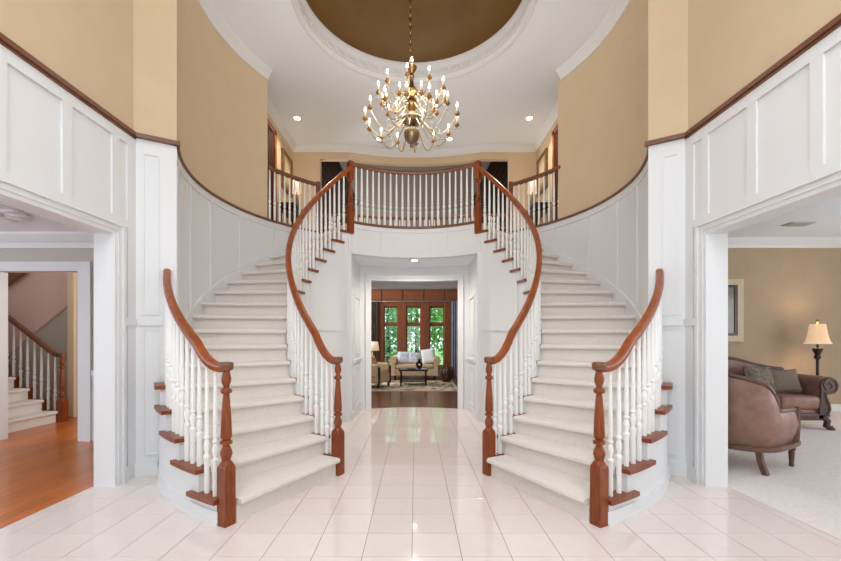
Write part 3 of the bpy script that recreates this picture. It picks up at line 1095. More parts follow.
mesh_obj('seat_cushion', rbox(-0.62, 0.62, -0.04, 0.55, 0.36, 0.50, 0.05, 3), 'cream', ls, True)


def pillow(name, loc, w, h, d, m_, label, rot=(0, 0, 0), group=None):
    bm = bmesh.new()
    bmesh.ops.create_grid(bm, x_segments=10, y_segments=10, size=1)
    top = {}
    import itertools
    bm2 = bmesh.new()
    N_ = 10
    vt, vb = {}, {}
    for i in range(N_ + 1):
        for j in range(N_ + 1):
            u, v = 2 * i / N_ - 1, 2 * j / N_ - 1
            e = max(0, (1 - u ** 4) * (1 - v ** 4)) ** 0.5
            pin = 1 - 0.06 * (1 - abs(u) ** 2) * abs(v) ** 4 - 0.0
            x, z = u * w / 2 * (1 - 0.05 * (1 - v * v) * u * u), v * h / 2 * (1 - 0.05 * (1 - u * u) * v * v)
            vt[i, j] = bm2.verts.new((x, -e * d / 2, z))
            vb[i, j] = bm2.verts.new((x, e * d / 2, z)) if 0 < i < N_ and 0 < j < N_ else vt[i, j]
    bm.free()
    for i in range(N_):
        for j in range(N_):
            for V in (vt, vb):
                f = [V[i, j], V[i + 1, j], V[i + 1, j + 1], V[i, j + 1]]
                try:
                    bm2.faces.new(f)
                except ValueError:
                    pass
    o = mesh_obj(name, bm2, m_, None, True)
    o.location = loc
    o.rotation_euler = rot
    return tag(o, label, 'pillow', group)


pillow('throw_pillow', (-0.36, YL + 0.40, 0.70), 0.46, 0.44, 0.16, 'bluecloth', 'blue and white patterned pillow at the left end of the cream loveseat', (-0.3, 0, 0.1))
pillow('throw_pillow', (-0.03, YL + 0.40, 0.69), 0.42, 0.42, 0.16, 'bluecloth', 'blue and white patterned pillow in the middle of the cream loveseat', (-0.3, 0.1, 0))
pillow('throw_pillow', (0.45, YL + 0.36, 0.76), 0.48, 0.50, 0.16, 'whitecloth', 'plain white pillow leaning at the right end of the cream loveseat', (-0.3, -0.15, -0.1))

# glass-topped coffee table
YT = 12.0
ct = empty('coffee_table', (0.0, YT, 0.004))
tag(ct, 'dark iron coffee table on the patterned rug', 'table')
mesh_obj('table_top', rbox(-0.44, 0.36, -0.3, 0.3, 0.43, 0.46, 0.01, 1), 'mirror', ct)
mesh_obj('top_frame', B((-0.46, 0.38, -0.32, -0.29, 0.41, 0.465), (-0.46, 0.38, 0.29, 0.32, 0.41, 0.465), (-0.46, -0.43, -0.3, 0.3, 0.41, 0.465), (0.35, 0.38, -0.3, 0.3, 0.41, 0.465)), 'iron', ct)
for x in (-0.40, 0.32):
    for y in (-0.27, 0.27):
        mesh_obj('leg', lathe([(0.025, 0), (0.018, 0.06), (0.03, 0.16), (0.018, 0.26), (0.024, 0.42)], 8, None, (x, y, 0.005)), 'iron', ct, True)
mesh_obj('lower_shelf', B((-0.40, 0.32, -0.25, 0.25, 0.10, 0.12)), 'iron', ct)
vz = empty('ring_vase', (0.13, YT, 0.465))
tag(vz, 'black ring-shaped vase with a green plant on the coffee table', 'vase')
bm = bmesh.new()
rn = []
for i in range(20):
    a = 2 * PI * i / 20
    rn.append([bm.verts.new(((0.065 + 0.035 * math.cos(b)) * math.cos(a), 0.035 * math.sin(b), 0.12 + 1.15 * (0.065 + 0.035 * math.cos(b)) * math.sin(a))) for b in [2 * PI * q / 8 for q in range(8)]])
for i in range(20):
    p, q = rn[i], rn[(i + 1) % 20]
    for j in range(8):
        bm.faces.new((p[j], p[(j + 1) % 8], q[(j + 1) % 8], q[j]))
mesh_obj('ring_body', bm, 'ceramic', vz, True)
mesh_obj('neck', lathe([(0.03, 0.22), (0.03, 0.25), (0.045, 0.28)], 10), 'ceramic', vz, True)
mesh_obj('foot', lathe([(0.045, 0.0), (0.045, 0.015), (0.025, 0.03)], 10), 'ceramic', vz, True)
bm = bmesh.new()
for i in range(40):
    a = random.uniform(0, 2 * PI)
    r = random.uniform(0.02, 0.14)
    c_ = Vector((r * math.cos(a), 0.5 * r * math.sin(a), 0.29 + random.uniform(0, 0.12) - r * 0.3))
    d_ = Vector((math.cos(a), math.sin(a), random.uniform(-.3, .8))).normalized() * 0.05
    w_ = d_.cross(Vector((0, 0, 1))).normalized() * 0.016
    bm.faces.new([bm.verts.new(v) for v in (c_ - d_, c_ + w_, c_ + d_, c_ - w_)])
mesh_obj('leaves', bm, 'leaf', vz)
tr = mesh_obj('tray', rbox(-0.22, 0.02, YT - 0.2, YT + 0.05, 0.462, 0.485, 0.008, 1), 'black')
tag(tr, 'small dark tray on the coffee table beside the black vase', 'tray')

# armchair in the left of the far room
ac = empty('club_chair', (-1.18, 11.4, 0.004), math.radians(70))
tag(ac, 'cream armchair with dark carved front at the left of the rug', 'armchair')
mesh_obj('base', rbox(-0.40, 0.40, -0.38, 0.4, 0.14, 0.40, 0.03), 'cream', ac)
mesh_obj('backrest', rbox(-0.40, 0.40, 0.22, 0.42, 0.3, 0.92, 0.08, 3), 'cream', ac, True)
mesh_obj('seat_cushion', rbox(-0.30, 0.30, -0.38, 0.24, 0.38, 0.50, 0.04, 2), 'cream', ac, True)
for sx in (-1, 1):
    mesh_obj('armrest', rbox(sx * 0.36 - 0.08, sx * 0.36 + 0.08, -0.36, 0.35, 0.3, 0.66, 0.06, 3), 'cream', ac, True)
    mesh_obj('carved_post', rbox(sx * 0.36 - 0.05, sx * 0.36 + 0.05, -0.40, -0.35, 0.1, 0.58, 0.02, 1), 'carved', ac)
    for yy in (-0.34, 0.36):
        mesh_obj('leg', lathe([(0.025, 0), (0.04, 0.06), (0.03, 0.15)], 8, None, (sx * 0.34, yy, 0)), 'black', ac, True)
pillow('throw_pillow', (-1.16, 11.32, 0.70), 0.36, 0.34, 0.14, 'pinkcloth', 'salmon pink pillow on the cream armchair in the far room', (-0.3, 0, math.radians(70)))

# side table and lamp behind the armchair
se = empty('end_table', (-1.32, 12.9, 0))
tag(se, 'small dark end table under the table lamp in the far room', 'table')
mesh_obj('table_top', lathe([(0.24, 0.60), (0.26, 0.615), (0.26, 0.63)], 20), 'espresso', se, True)
mesh_obj('column', lathe([(0.05, 0.05), (0.03, 0.15), (0.05, 0.35), (0.03, 0.5), (0.06, 0.60)], 12), 'espresso', se, True)
mesh_obj('foot', lathe([(0.2, 0), (0.18, 0.03), (0.05, 0.06)], 16), 'espresso', se, True)


def table_lamp(loc, label, h_base, r_bot, r_top, h_sh, watt, base_m='brass', shade_m='shade_w'):
    L_ = empty('table_lamp', loc)
    tag(L_, label, 'lamp')
    mesh_obj('base', lathe([(0.07, 0), (0.07, 0.015), (0.025, 0.03), (0.05, h_base * 0.35), (0.055, h_base * 0.55), (0.02, h_base * 0.8), (0.012, h_base + 0.05)], 14), base_m, L_, True)
    sh = bmesh.new()
    lathe([(r_bot, h_base), (r_top, h_base + h_sh)], 24, sh, cap=False)
    o = mesh_obj('lamp_shade', sh, shade_m, L_, True)
    md = o.modifiers.new('thick', 'SOLIDIFY')
    md.thickness = 0.004
    mesh_obj('bulb', lathe([(0.012, h_base + 0.05), (0.03, h_base + 0.09), (0.02, h_base + 0.12)], 8), 'bulb', L_, True)
    l = bpy.data.lights.new('lamp_glow', 'POINT')
    l.energy = watt
    l.color = (1, 0.78, 0.52)
    l.shadow_soft_size = 0.04
    lo = bpy.data.objects.new('lamp_glow', l)
    COL.objects.link(lo)
    lo.parent = L_
    lo.location = (0, 0, h_base + h_sh * 0.85)
    return L_


table_lamp((-1.32, 12.9, 0.63), 'brass table lamp with white shade beside the far windows', 0.34, 0.2, 0.16, 0.28, 8)
# carved dark sphere on the right
sp = empty('decorative_orb', (0.98, 12.75, 0.004))
tag(sp, 'dark woven orb standing on the floor right of the loveseat', 'ornament')
bm = bmesh.new()
bmesh.ops.create_icosphere(bm, subdivisions=2, radius=0.235, matrix=Matrix.Translation((0, 0, 0.27)))
bmesh.ops.bevel(bm, geom=bm.edges[:], offset=0.008, segments=1, affect='EDGES')
mesh_obj('orb', bm, 'carved', sp)
bm = bmesh.new()
for q in range(4):
    pth = []
    for i in range(25):
        a = 2 * PI * i / 24
        v = Vector((0.245 * math.cos(a), 0, 0.245 * math.sin(a)))
        v.rotate(Matrix.Rotation(q * PI / 4, 3, 'Z'))
        pth.append(v + Vector((0, 0, 0.27)))
    sweep(pth, circ(0.014, 6), bm, Vector((math.sin(q * PI / 4) * -1, math.cos(q * PI / 4), 0.01)))
mesh_obj('woven_bands', bm, 'chairwood', sp)
mesh_obj('foot_ring', lathe([(0.13, 0), (0.14, 0.03), (0.09, 0.05)], 16), 'carved', sp, True)
sd = empty('plant_stand', (-0.98, 13.9, 0))
tag(sd, 'small dark stand left of the loveseat by the window', 'stand')
mesh_obj('stand_top', lathe([(0.13, 0.5), (0.14, 0.52)], 16), 'iron', sd)
for i in range(3):
    a = 2 * PI * i / 3
    mesh_obj('leg', sweep([Vector((0.13 * math.cos(a), 0.13 * math.sin(a), 0)), Vector((0.05 * math.cos(a), 0.05 * math.sin(a), 0.28)), Vector((0.11 * math.cos(a), 0.11 * math.sin(a), 0.5))], circ(0.012, 6)), 'iron', sd)

# dark sloped timbers seen through the gallery openings
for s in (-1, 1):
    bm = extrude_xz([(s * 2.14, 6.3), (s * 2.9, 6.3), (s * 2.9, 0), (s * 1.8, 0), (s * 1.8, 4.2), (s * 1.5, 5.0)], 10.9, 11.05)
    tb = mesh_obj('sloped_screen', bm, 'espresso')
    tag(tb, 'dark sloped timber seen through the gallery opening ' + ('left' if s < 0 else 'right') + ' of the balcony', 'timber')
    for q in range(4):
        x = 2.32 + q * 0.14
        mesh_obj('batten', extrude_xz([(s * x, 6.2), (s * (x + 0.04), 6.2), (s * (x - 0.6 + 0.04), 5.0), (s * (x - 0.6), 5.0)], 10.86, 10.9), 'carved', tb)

# ================================================================ LEFT ROOM
LC = 2.72
fw = struct(mesh_obj('floor_left_room', B((-8.2, -2.9, -0.2, 8.7, -0.14, -0.014)), 'grout'))
pb = {}
n_pl = 0
for i in range(44):
    x0 = -2.9 - 0.12 * (i + 1)
    y = -0.2 - random.uniform(0, 1.6)
    while y < 8.7:
        ln = 2.4
        ya, yb = max(y, -0.2), min(y + ln, 8.7)
        vis = yb > 2.4 and (x0 - 0.035) / max(yb, .1) > -1.25
        if yb - ya > 0.05 and vis:
            key = round(yb - ya, 2)
            if key not in pb:
                bm = tile_bm(0.1185, yb - ya - 0.0015)
                o = mesh_obj('plank', bm, 'oak', fw)
                pb[key] = o.data
                o.location = (x0, ya, 0)
            else:
                inst(pb[key], 'plank', fw, (x0, ya, 0))
            n_pl += 1
        y += ln
struct(mesh_obj('trim_2', B((-2.912, -2.896, 0.9, 3.72, -0.02, 0.003)), 'tile'))
# ceiling, walls of the left room
cl = struct(mesh_obj('ceiling_left_room', B((-8.2, -2.9, -0.2, 5.45, LC, LC + 0.12)), 'ceil'))
YLW = 5.39
ox0, ox1, oz = -5.49, -4.41, 2.235
wl = struct(mesh_obj('wall_left_room_back', B((-8.2, ox0, YLW, YLW + 0.14, 0, LC), (ox1, -2.9, YLW, YLW + 0.14, 0, LC), (ox0, ox1, YLW, YLW + 0.14, oz, LC)), 'greyroom'))
c = bmesh.new()
for (o0, o1, d) in ((0, 0.05, 0.012), (0.05, 0.13, 0.022), (0.13, 0.18, 0.035)):
    box(c, ox1 + o0, ox1 + o1, YLW - d, YLW, 0, oz + o1 * 0.66)
    box(c, ox0 - o1, ox0 - o0, YLW - d, YLW, 0, oz + o1 * 0.66)
    box(c, ox0 - o0, ox1 + o0, YLW - d, YLW, oz + o0 * 0.66, oz + o1 * 0.66)
box(c, ox1 - 0.004, ox1 + 0.01, YLW - 0.01, YLW + 0.15, 0, oz)
box(c, ox0 - 0.01, ox0 + 0.004, YLW - 0.01, YLW + 0.15, 0, oz)
mesh_obj('casing', c, 'white', wl)
bm = bmesh.new()
crl = [(0.0, -0.19), (-0.03, -0.19), (-0.035, -0.12), (-0.06, -0.10), (-0.12, -0.03), (-0.13, 0.0), (0.0, 0.0)]
A = [bm.verts.new((-8.2, YLW + d, LC + z)) for d, z in crl]
Bv = [bm.verts.new((-2.9, YLW + d, LC + z)) for d, z in crl]
for i in range(len(crl)):
    j = (i + 1) % len(crl)
    bm.faces.new((A[i], A[j], Bv[j], Bv[i]))
bm.faces.new(A)
bm.faces.new(Bv[::-1])
mesh_obj('crown_moulding', bm, 'white', wl)
mesh_obj('chair_rail', B((ox1 + 0.18, -2.9, YLW - 0.025, YLW, 0.86, 0.93)), 'white', wl)
mesh_obj('wainscot', B((ox1 + 0.18, -2.9, YLW - 0.01, YLW, 0, 0.86)), 'white', wl)
struct(mesh_obj('wall_left_room_side', B((-8.35, -8.2, -0.2, 8.7, 0, 3.3)), 'greyroom'))
struct(mesh_obj('wall_left_room_front', B((-8.2, -6.6, -0.35, -0.2, 0, LC), (-3.4, -2.9, -0.35, -0.2, 0, LC), (-6.6, -3.4, -0.35, -0.2, 0, 0.5), (-6.6, -3.4, -0.35, -0.2, 2.4, LC)), 'greyroom'))
struct(mesh_obj('wall_left_room_return', B((-2.93, -2.9, 3.9, 8.7, 0, 3.3)), 'greyroom'))
# plaster medallion on the ceiling
me_ = empty('ceiling_medallion', (-4.62, 4.35, LC))
tag(me_, 'round white plaster medallion on the ceiling of the hardwood room', 'medallion')
mesh_obj('disc', lathe([(0.40, 0), (0.40, -0.012), (0.36, -0.02), (0.2, -0.02), (0.18, -0.035), (0.08, -0.04), (0.03, -0.05)], 36), 'ceil', me_, True)
pet = None
for i in range(12):
    a = 2 * PI * i / 12
    if pet is None:
        bm = bmesh.new()
        bmesh.ops.create_icosphere(bm, subdivisions=2, radius=1, matrix=Matrix.Translation((0.31, 0, -0.018)) @ Matrix.Diagonal((0.13, 0.06, 0.016, 1)))
        pet = mesh_obj('petal', bm, 'ceil', me_, True)
    else:
        inst(pet, 'petal', me_, (0, 0, 0), a)

# ---- stair hall behind the left room
struct(mesh_obj('wall_stair_hall_back', B((-8.2, -5.86, 8.5, 8.64, 0, 3.6), (-5.45, -2.9, 8.5, 8.64, 0, 3.6), (-5.86, -5.45, 8.5, 8.64, 2.2, 3.6)), 'greige'))
struct(mesh_obj('ceiling_stair_hall', B((-8.2, -2.9, 5.5, 8.64, 3.3, 3.4)), 'pink'))
sof = mesh_obj('wall_stair_soffit', extrude_xz([(-7.9, 0.36), (-5.84, 1.99), (-5.84, 3.29), (-7.9, 3.29)], 7.02, 8.49), 'pink')
struct(sof)
struct(mesh_obj('wall_stair_hall_grey', B((-8.1, -5.84, 7.06, 7.2, 0, 1.985)), 'greige'))
dk = mesh_obj('upper_stringer', extrude_xz([(-6.95, 2.22), (-6.3, 2.70), (-6.3, 3.0), (-6.95, 2.52)], 6.9, 7.0), 'darkwood', sof)
tc_ = struct(mesh_obj('trim_1', rbox(-5.90, -5.775, 6.96, 7.02, 0, 2.6, 0.01, 1), 'tan'))
w4 = struct(mesh_obj('window_4', B((-5.88, -5.82, 8.44, 8.56, 0.6, 2.2), (-5.5, -5.44, 8.44, 8.56, 0.6, 2.2), (-5.88, -5.44, 8.44, 8.56, 2.14, 2.2), (-5.88, -5.44, 8.44, 8.56, 0, 0.66), (-5.88, -5.44, 8.47, 8.53, 1.35, 1.4)), 'windowwood'))
mesh_obj('pane', B((-5.84, -5.48, 8.498, 8.504, 0.64, 2.16)), 'glass', w4)

bs = empty('back_staircase', (-5.77, 6.25, 0))
tag(bs, 'cream carpeted straight staircase seen through the doorway of the hardwood room', 'staircase')
bl = -Vector(bs.location)
for k in range(1, 9):
    xk = -5.77 - 0.225 * (k - 1)
    z = 0.183 * k
    bm = extrude_xz([(xk, z - 0.183 + 0.002), (xk, z - 0.045), (xk + 0.03, z - 0.045), (xk + 0.036, z - 0.02), (xk + 0.02, z), (xk - 0.235, z), (xk - 0.235, z - 0.183 + 0.002)], 5.62, 6.6)
    o = mesh_obj('step', bm, 'carpet', bs)
    o.location = bl
    o = mesh_obj('tread_end', B((xk - 0.235, xk + 0.04, 6.6, 6.72, z - 0.03, z + 0.004), (xk - 0.235, xk, 6.6, 6.7, 0, z - 0.03)), 'newel', bs)
    o.location = bl
br2 = empty('back_stair_railing', (-5.72, 6.66, 0))
tag(br2, 'wooden railing of the straight staircase in the hardwood room doorway', 'railing')
bl = Vector(br2.location)
sl = 0.183 / 0.225
bm = bmesh.new()
square_lathe(bm, 0.055, 0, 0.36, 0)
nb_ = mesh_obj('newel_post', bm, 'newel', br2)
mesh_obj('turned_shaft', lathe([(r, 0.355 + z * 1.02) for r, z in NEWEL_PROF], 14), 'newel', nb_, True)
mesh_obj('rail_cap', lathe([(0.03, 1.04), (0.05, 1.05), (0.052, 1.09), (0.04, 1.105), (0.01, 1.11)], 14), 'darkwood', nb_, True)
pth = [Vector((0, 0, 1.07)), Vector((-0.10, 0, 1.09)), Vector((-0.18, 0, 1.14))] + [Vector((-0.18 - 0.2 * i, 0, 1.14 + 0.2 * i * 0.80)) for i in range(1, 9)]
mesh_obj('handrail', sweep(pth, RAILPROF), 'darkwood', br2, True)
for i in range(1, 17):
    x = -0.112 * i + 0.0
    k = max(1, int((-x - 0.05) / 0.225) + 1)
    zt = 0.183 * k
    zr = 1.05 + max(0, (-x - 0.1)) * 0.80
    baluster(br2, (x, 0, zt), zr - zt)
# little rail going down beside it
dn = empty('descending_rail', (-5.55, 7.3, 0))
tag(dn, 'dark descending handrail right of the straight staircase newel', 'railing')
mesh_obj('handrail', sweep([Vector((-0.28, 0, 0.12)), Vector((0.14, 0, 0.42)), Vector((0.5, 0, 0.7))], RAILPROF), 'espresso', dn, True)
mesh_obj('post', B((-0.18, -0.12, -0.03, 0.03, 0, 0.22)), 'espresso', dn)

# ================================================================ RIGHT ROOM
RC = 3.2
YR = 7.62
struct(mesh_obj('floor_right_room', B((2.855, 9.5, -0.2, YR + 0.1, -0.14, 0.004)), 'roomcarpet'))
rc_ = struct(mesh_obj('ceiling_right_room', B((2.9, 9.5, -0.2, YR + 0.1, RC, RC + 0.06)), 'ceil'))
rb_ = struct(mesh_obj('wall_right_room_back', B((2.9, 9.5, YR, YR + 0.14, 0, RC)), 'beige'))
bm = bmesh.new()
crl = [(0.0, -0.17), (-0.02, -0.17), (-0.03, -0.12), (-0.09, -0.04), (-0.11, 0.0), (0.0, 0.0)]
A = [bm.verts.new((2.9, YR + d, RC + z)) for d, z in crl]
Bv = [bm.verts.new((9.5, YR + d, RC + z)) for d, z in crl]
for i in range(len(crl)):
    j = (i + 1) % len(crl)
    bm.faces.new((A[i], A[j], Bv[j], Bv[i]))
bm.faces.new(A)
bm.faces.new(Bv[::-1])
mesh_obj('crown_moulding', bm, 'white', rb_)
mesh_obj('baseboard', B((2.9, 9.5, YR - 0.02, YR, 0, 0.13)), 'white', rb_)
struct(mesh_obj('wall_right_room_side', B((9.5, 9.65, -0.2, YR + 0.14, 0, RC)), 'beige'))
struct(mesh_obj('wall_right_room_front', B((2.9, 3.9, -0.35, -0.2, 0, RC), (7.7, 9.5, -0.35, -0.2, 0, RC), (3.9, 7.7, -0.35, -0.2, 0, 0.5), (3.9, 7.7, -0.35, -0.2, 2.6, RC)), 'beige'))
struct(mesh_obj('wall_right_room_return', B((2.9, 2.93, 3.9, YR, 0, RC)), 'beige'))
# vent
vt_ = mesh_obj('ceiling_vent', B((6.0, 6.38, 6.50, 6.72, RC - 0.012, RC)), 'vent')
tag(vt_, 'grey metal air vent in the sitting room ceiling', 'vent')
for i in range(7):
    mesh_obj('louvre', B((6.02, 6.36, 6.515 + i * 0.028, 6.53 + i * 0.028, RC - 0.022, RC - 0.012)), 'vent', vt_)
# framed picture
pf = empty('framed_picture', (5.62, YR - 0.03, 1.87))
tag(pf, 'pale framed picture on the beige wall above the brown sofa', 'picture')
f = bmesh.new()
for (u0, u1, v0, v1) in ((-0.46, -0.35, -0.58, 0.58), (0.35, 0.46, -0.58, 0.58), (-0.35, 0.35, 0.47, 0.58), (-0.35, 0.35, -0.58, -0.47)):
    box(f, u0, u1, -0.02, 0.025, v0, v1)
mesh_obj('frame', f, 'frame_pale', pf)
f = bmesh.new()
for (u0, u1, v0, v1) in ((-0.355, -0.30, -0.475, 0.475), (0.30, 0.355, -0.475, 0.475), (-0.30, 0.30, 0.42, 0.475), (-0.30, 0.30, -0.475, -0.42)):
    box(f, u0, u1, -0.012, 0.018, v0, v1)
mesh_obj('inner_frame', f, 'espresso', pf)
mesh_obj('print', B((-0.31, 0.31, 0.0, 0.02, -0.43, 0.43)), 'mirror', pf)

# ---- sofa, facing the foyer side
so = empty('carved_sofa', (5.1, 6.05, 0))
tag(so, 'brown leather sofa with dark carved scroll arms against the beige wall', 'sofa')
mesh_obj('base', rbox(-0.98, 0.98, 0.02, 0.82, 0.17, 0.30, 0.03), 'leather', so)
mesh_obj('front_rail', rbox(-1.0, 1.0, -0.03, 0.03, 0.14, 0.24, 0.02), 'carved', so)
for i in range(3):
    mesh_obj('seat_cushion', rbox(-0.93 + 0.62 * i, -0.31 + 0.62 * i, -0.02, 0.62, 0.29, 0.50, 0.055, 3), 'leather', so, True)
# camel back
bp = [(-1.0 + 2.0 * i / 20, 0.80 + 0.20 * math.exp(-((i - 10) / 6.0) ** 2)) for i in range(21)]
bm = extrude_xz([(-1.0, 0.25)] + bp + [(1.0, 0.25)], 0.66, 0.86)
mesh_obj('backrest', bm, 'leather', so)
mesh_obj('crest_rail', sweep([Vector((x, 0.76, z + 0.01)) for x, z in bp], circ(0.05, 8)), 'carved', so, True)


def scroll_arm(sx):
    prof = []
    for i in range(15):
        a = math.radians(200 - 290 * i / 14)
        prof.append((0.14 + 0.13 * math.cos(a), 0.66 + 0.13 * math.sin(a)))
    prof += [(0.10, 0.52), (0.12, 0.40), (0.14, 0.28), (0.10, 0.16), (-0.02, 0.16)]
    am = mesh_obj('rolled_arm', extrude_xz([(sx * (0.86 + x), z) for x, z in prof], 0.0, 0.82), 'leather', so, True)
    # carved scroll on the arm front
    pts = []
    for i in range(34):
        a = math.radians(100 - 520 * i / 33)
        r = 0.025 + 0.10 * i / 33
        pts.append(Vector((sx * (0.86 + 0.14 + r * math.cos(a)), -0.02, 0.66 + r * math.sin(a))))
    for q, (x, z) in enumerate(((0.075, 0.54), (0.10, 0.46), (0.135, 0.38), (0.145, 0.30), (0.11, 0.22), (0.05, 0.18))):
        pts.append(Vector((sx * (0.86 + x), -0.02, z)))
    sc_ = mesh_obj('carved_scroll', sweep(pts, circ(0.024, 6), None, Vector((0, 1, 0.01))), 'carved', am, True)
    face = mesh_obj('scroll_face', extrude_xz([(sx * (0.86 + 0.5 * 0.14 + (x - 0.07) * 0.9), 0.40 + (z - 0.40) * 0.95) for x, z in prof], -0.03, 0.001), 'carved', am)
    lg = bmesh.new()
    pl = [Vector((sx * 0.95, 0.02, 0.20)), Vector((sx * 0.99, -0.01, 0.13)), Vector((sx * 0.97, -0.01, 0.06)), Vector((sx * 1.02, -0.03, 0.03))]
    sweep(pl, circ(0.042, 8), lg, Vector((0, 1, 0.01)))
    lathe([(0.04, 0), (0.05, 0.02), (0.03, 0.05)], 8, lg, (sx * 1.02, -0.03, 0))
    mesh_obj('leg', lg, 'carved', so, True)
    mesh_obj('leg', lathe([(0.025, 0), (0.035, 0.1), (0.045, 0.2)], 8, None, (sx * 0.92, 0.76, 0)), 'carved', so, True)


scroll_arm(-1)
scroll_arm(1)
pillow('throw_pillow', (5.42, 6.44, 0.71), 0.46, 0.42, 0.16, 'pillow_pat', 'dark patterned pillow on the brown leather sofa', (-0.35, 0.05, 0.1))
pillow('throw_pillow', (5.77, 6.40, 0.68), 0.40, 0.38, 0.16, 'pillow_brown', 'plain brown pillow against the scroll arm of the sofa', (-0.35, -0.1, -0.35))

# ---- armchair with its back to the foyer
ch = empty('barrel_armchair', (3.48, 4.40, 0), math.radians(31))
tag(ch, 'brown leather armchair with carved wood trim and its back to the foyer', 'armchair')


def u_plan(t, off=0.0):
    """t 0..1 round the chair from the front of the right arm, behind the back, to the front of the left arm"""
    if t < 0.3:
        q = t / 0.3
        return Vector((0.40 - 0.50 * q, -(0.37 + 0.01 * math.sin(q * PI)) - off, 0))
    if t > 0.7:
        q = (1 - t) / 0.3
        return Vector((0.40 - 0.50 * q, (0.37 + 0.01 * math.sin(q * PI)) + off, 0))
    a = -PI / 2 - (t - 0.3) / 0.4 * PI
    return Vector((-0.10 + (0.30 + off) * math.cos(a), (0.37 + off) * math.sin(a), 0))


def u_top(t):
    d = abs(t - 0.5)
    if d > 0.25:
        return 0.62 - 0.02 * (d - 0.25) / 0.25
    if d > 0.11:
        q = (0.25 - d) / 0.14
        return 0.62 + 0.29 * (q * q * (3 - 2 * q))
    return 0.91 + 0.07 * math.cos(d / 0.11 * PI / 2)


N_ = 48
bm = bmesh.new()
rings = []
for i in range(N_ + 1):
    t = i / N_
    zt = u_top(t)
    lean = 0.10 * max(0, (zt - 0.6))
    po, pi_ = u_plan(t, 0.0), u_plan(t, -0.085)
    nrm = (po - pi_).normalized()
    rings.append([bm.verts.new(v) for v in (po + Vector((0, 0, 0.27)) - nrm * 0.03, po + Vector((0, 0, 0.45)) + nrm * 0.015, po + Vector((0, 0, zt - 0.05)) + nrm * lean * 1.0, po + nrm * (lean - 0.02) + Vector((0, 0, zt)),
                                           pi_ + nrm * lean + Vector((0, 0, zt - 0.01)), pi_ + Vector((0, 0, 0.27)))])
for a, b in zip(rings, rings[1:]):
    for i in range(6):
        j = (i + 1) % 6
        bm.faces.new((a[i], a[j], b[j], b[i]))
bm.faces.new(rings[0])
bm.faces.new(rings[-1][::-1])
mesh_obj('barrel_back', bm, 'leather', ch, True)
pth = []
for i in range(N_ + 1):
    t = i / N_
    zt = u_top(t)
    po, pi_ = u_plan(t, 0.0), u_plan(t, -0.085)
    nrm = (po - pi_).normalized()
    pth.append(po + nrm * (0.10 * max(0, zt - 0.6) - 0.02) + Vector((0, 0, zt + 0.005)))
mesh_obj('carved_top_rail', sweep(pth, circ(0.022, 8)), 'chairwood', ch, True)
mesh_obj('seat_rail', sweep([u_plan(i / N_, 0.0) + Vector((0, 0, 0.265)) for i in range(N_ + 1)], [(-0.03, -0.025), (0.006, -0.025), (0.012, 0), (0.006, 0.018), (-0.03, 0.018)]), 'chairwood', ch, True)
mesh_obj('front_rail', rbox(0.36, 0.42, -0.36, 0.36, 0.22, 0.30, 0.012, 1), 'chairwood', ch)
pp = [(u_plan(0.02 + 0.96 * i / 30, -0.09).x, u_plan(0.02 + 0.96 * i / 30, -0.09).y) for i in range(31)]
mesh_obj('seat_cushion', prism(pp, 0.27, 0.47), 'leather', ch)
for sy in (-1, 1):
    mesh_obj('arm_post', sweep([Vector((0.40, sy * 0.36, 0.28)), Vector((0.43, sy * 0.36, 0.42)), Vector((0.40, sy * 0.365, 0.54)), Vector((0.42, sy * 0.37, 0.63))], circ(0.03, 8), None, Vector((0, 1, 0))), 'chairwood', ch, True)
    mesh_obj('front_leg', lathe([(0.018, 0), (0.024, 0.02), (0.02, 0.05), (0.026, 0.13), (0.03, 0.15), (0.022, 0.16), (0.036, 0.185), (0.036, 0.20), (0.03, 0.23), (0.045, 0.25)], 10, None, (0.38, sy * 0.33, 0)), 'chairwood', ch, True)
    mesh_obj('rear_leg', sweep([Vector((-0.26, sy * 0.27, 0.25)), Vector((-0.255, sy * 0.285, 0.14)), Vector((-0.20, sy * 0.31, 0.0))], [(-0.024, -0.024), (0.024, -0.024), (0.024, 0.024), (-0.024, 0.024)], None, Vector((0, 1, 0))), 'chairwood', ch)

# ---- floor lamp behind the sofa arm
fp = empty('floor_lamp', (7.08, 7.2, 0))
tag(fp, 'black floor lamp with a glowing pleated bell shade behind the sofa', 'lamp')
mesh_obj('base', lathe([(0.16, 0), (0.16, 0.02), (0.13, 0.035), (0.05, 0.06), (0.03, 0.1)], 24), 'black', fp, True)
mesh_obj('pole', lathe([(0.022, 0.08), (0.022, 0.98), (0.045, 1.0), (0.05, 1.03), (0.035, 1.06), (0.06, 1.12), (0.075, 1.16), (0.075, 1.175), (0.02, 1.19), (0.015, 1.3)], 14), 'black', fp, True)
bm = bmesh.new()
pr_ = [(0.185, 1.255), (0.16, 1.29), (0.138, 1.37), (0.12, 1.46), (0.108, 1.55), (0.10, 1.60)]
n = 96
rings = []
for r, z in pr_:
    rings.append([bm.verts.new(((r + (0.006 if i % 2 else -0.006)) * math.cos(2 * PI * i / n), (r + (0.006 if i % 2 else -0.006)) * math.sin(2 * PI * i / n), z + (0.018 * math.cos(8 * 2 * PI * i / n) if z < 1.25 else 0))) for i in range(n)])
for a, b in zip(rings, rings[1:]):
    for i in range(n):
        j = (i + 1) % n
        bm.faces.new((a[i], a[j], b[j], b[i]))
sh = mesh_obj('lamp_shade', bm, 'shade', fp, False)
md = sh.modifiers.new('thick', 'SOLIDIFY')
md.thickness = 0.004
mesh_obj('finial', lathe([(0.008, 1.58), (0.02, 1.62), (0.028, 1.645), (0.014, 1.67), (0.006, 1.69)], 10), 'pewter', fp, True)
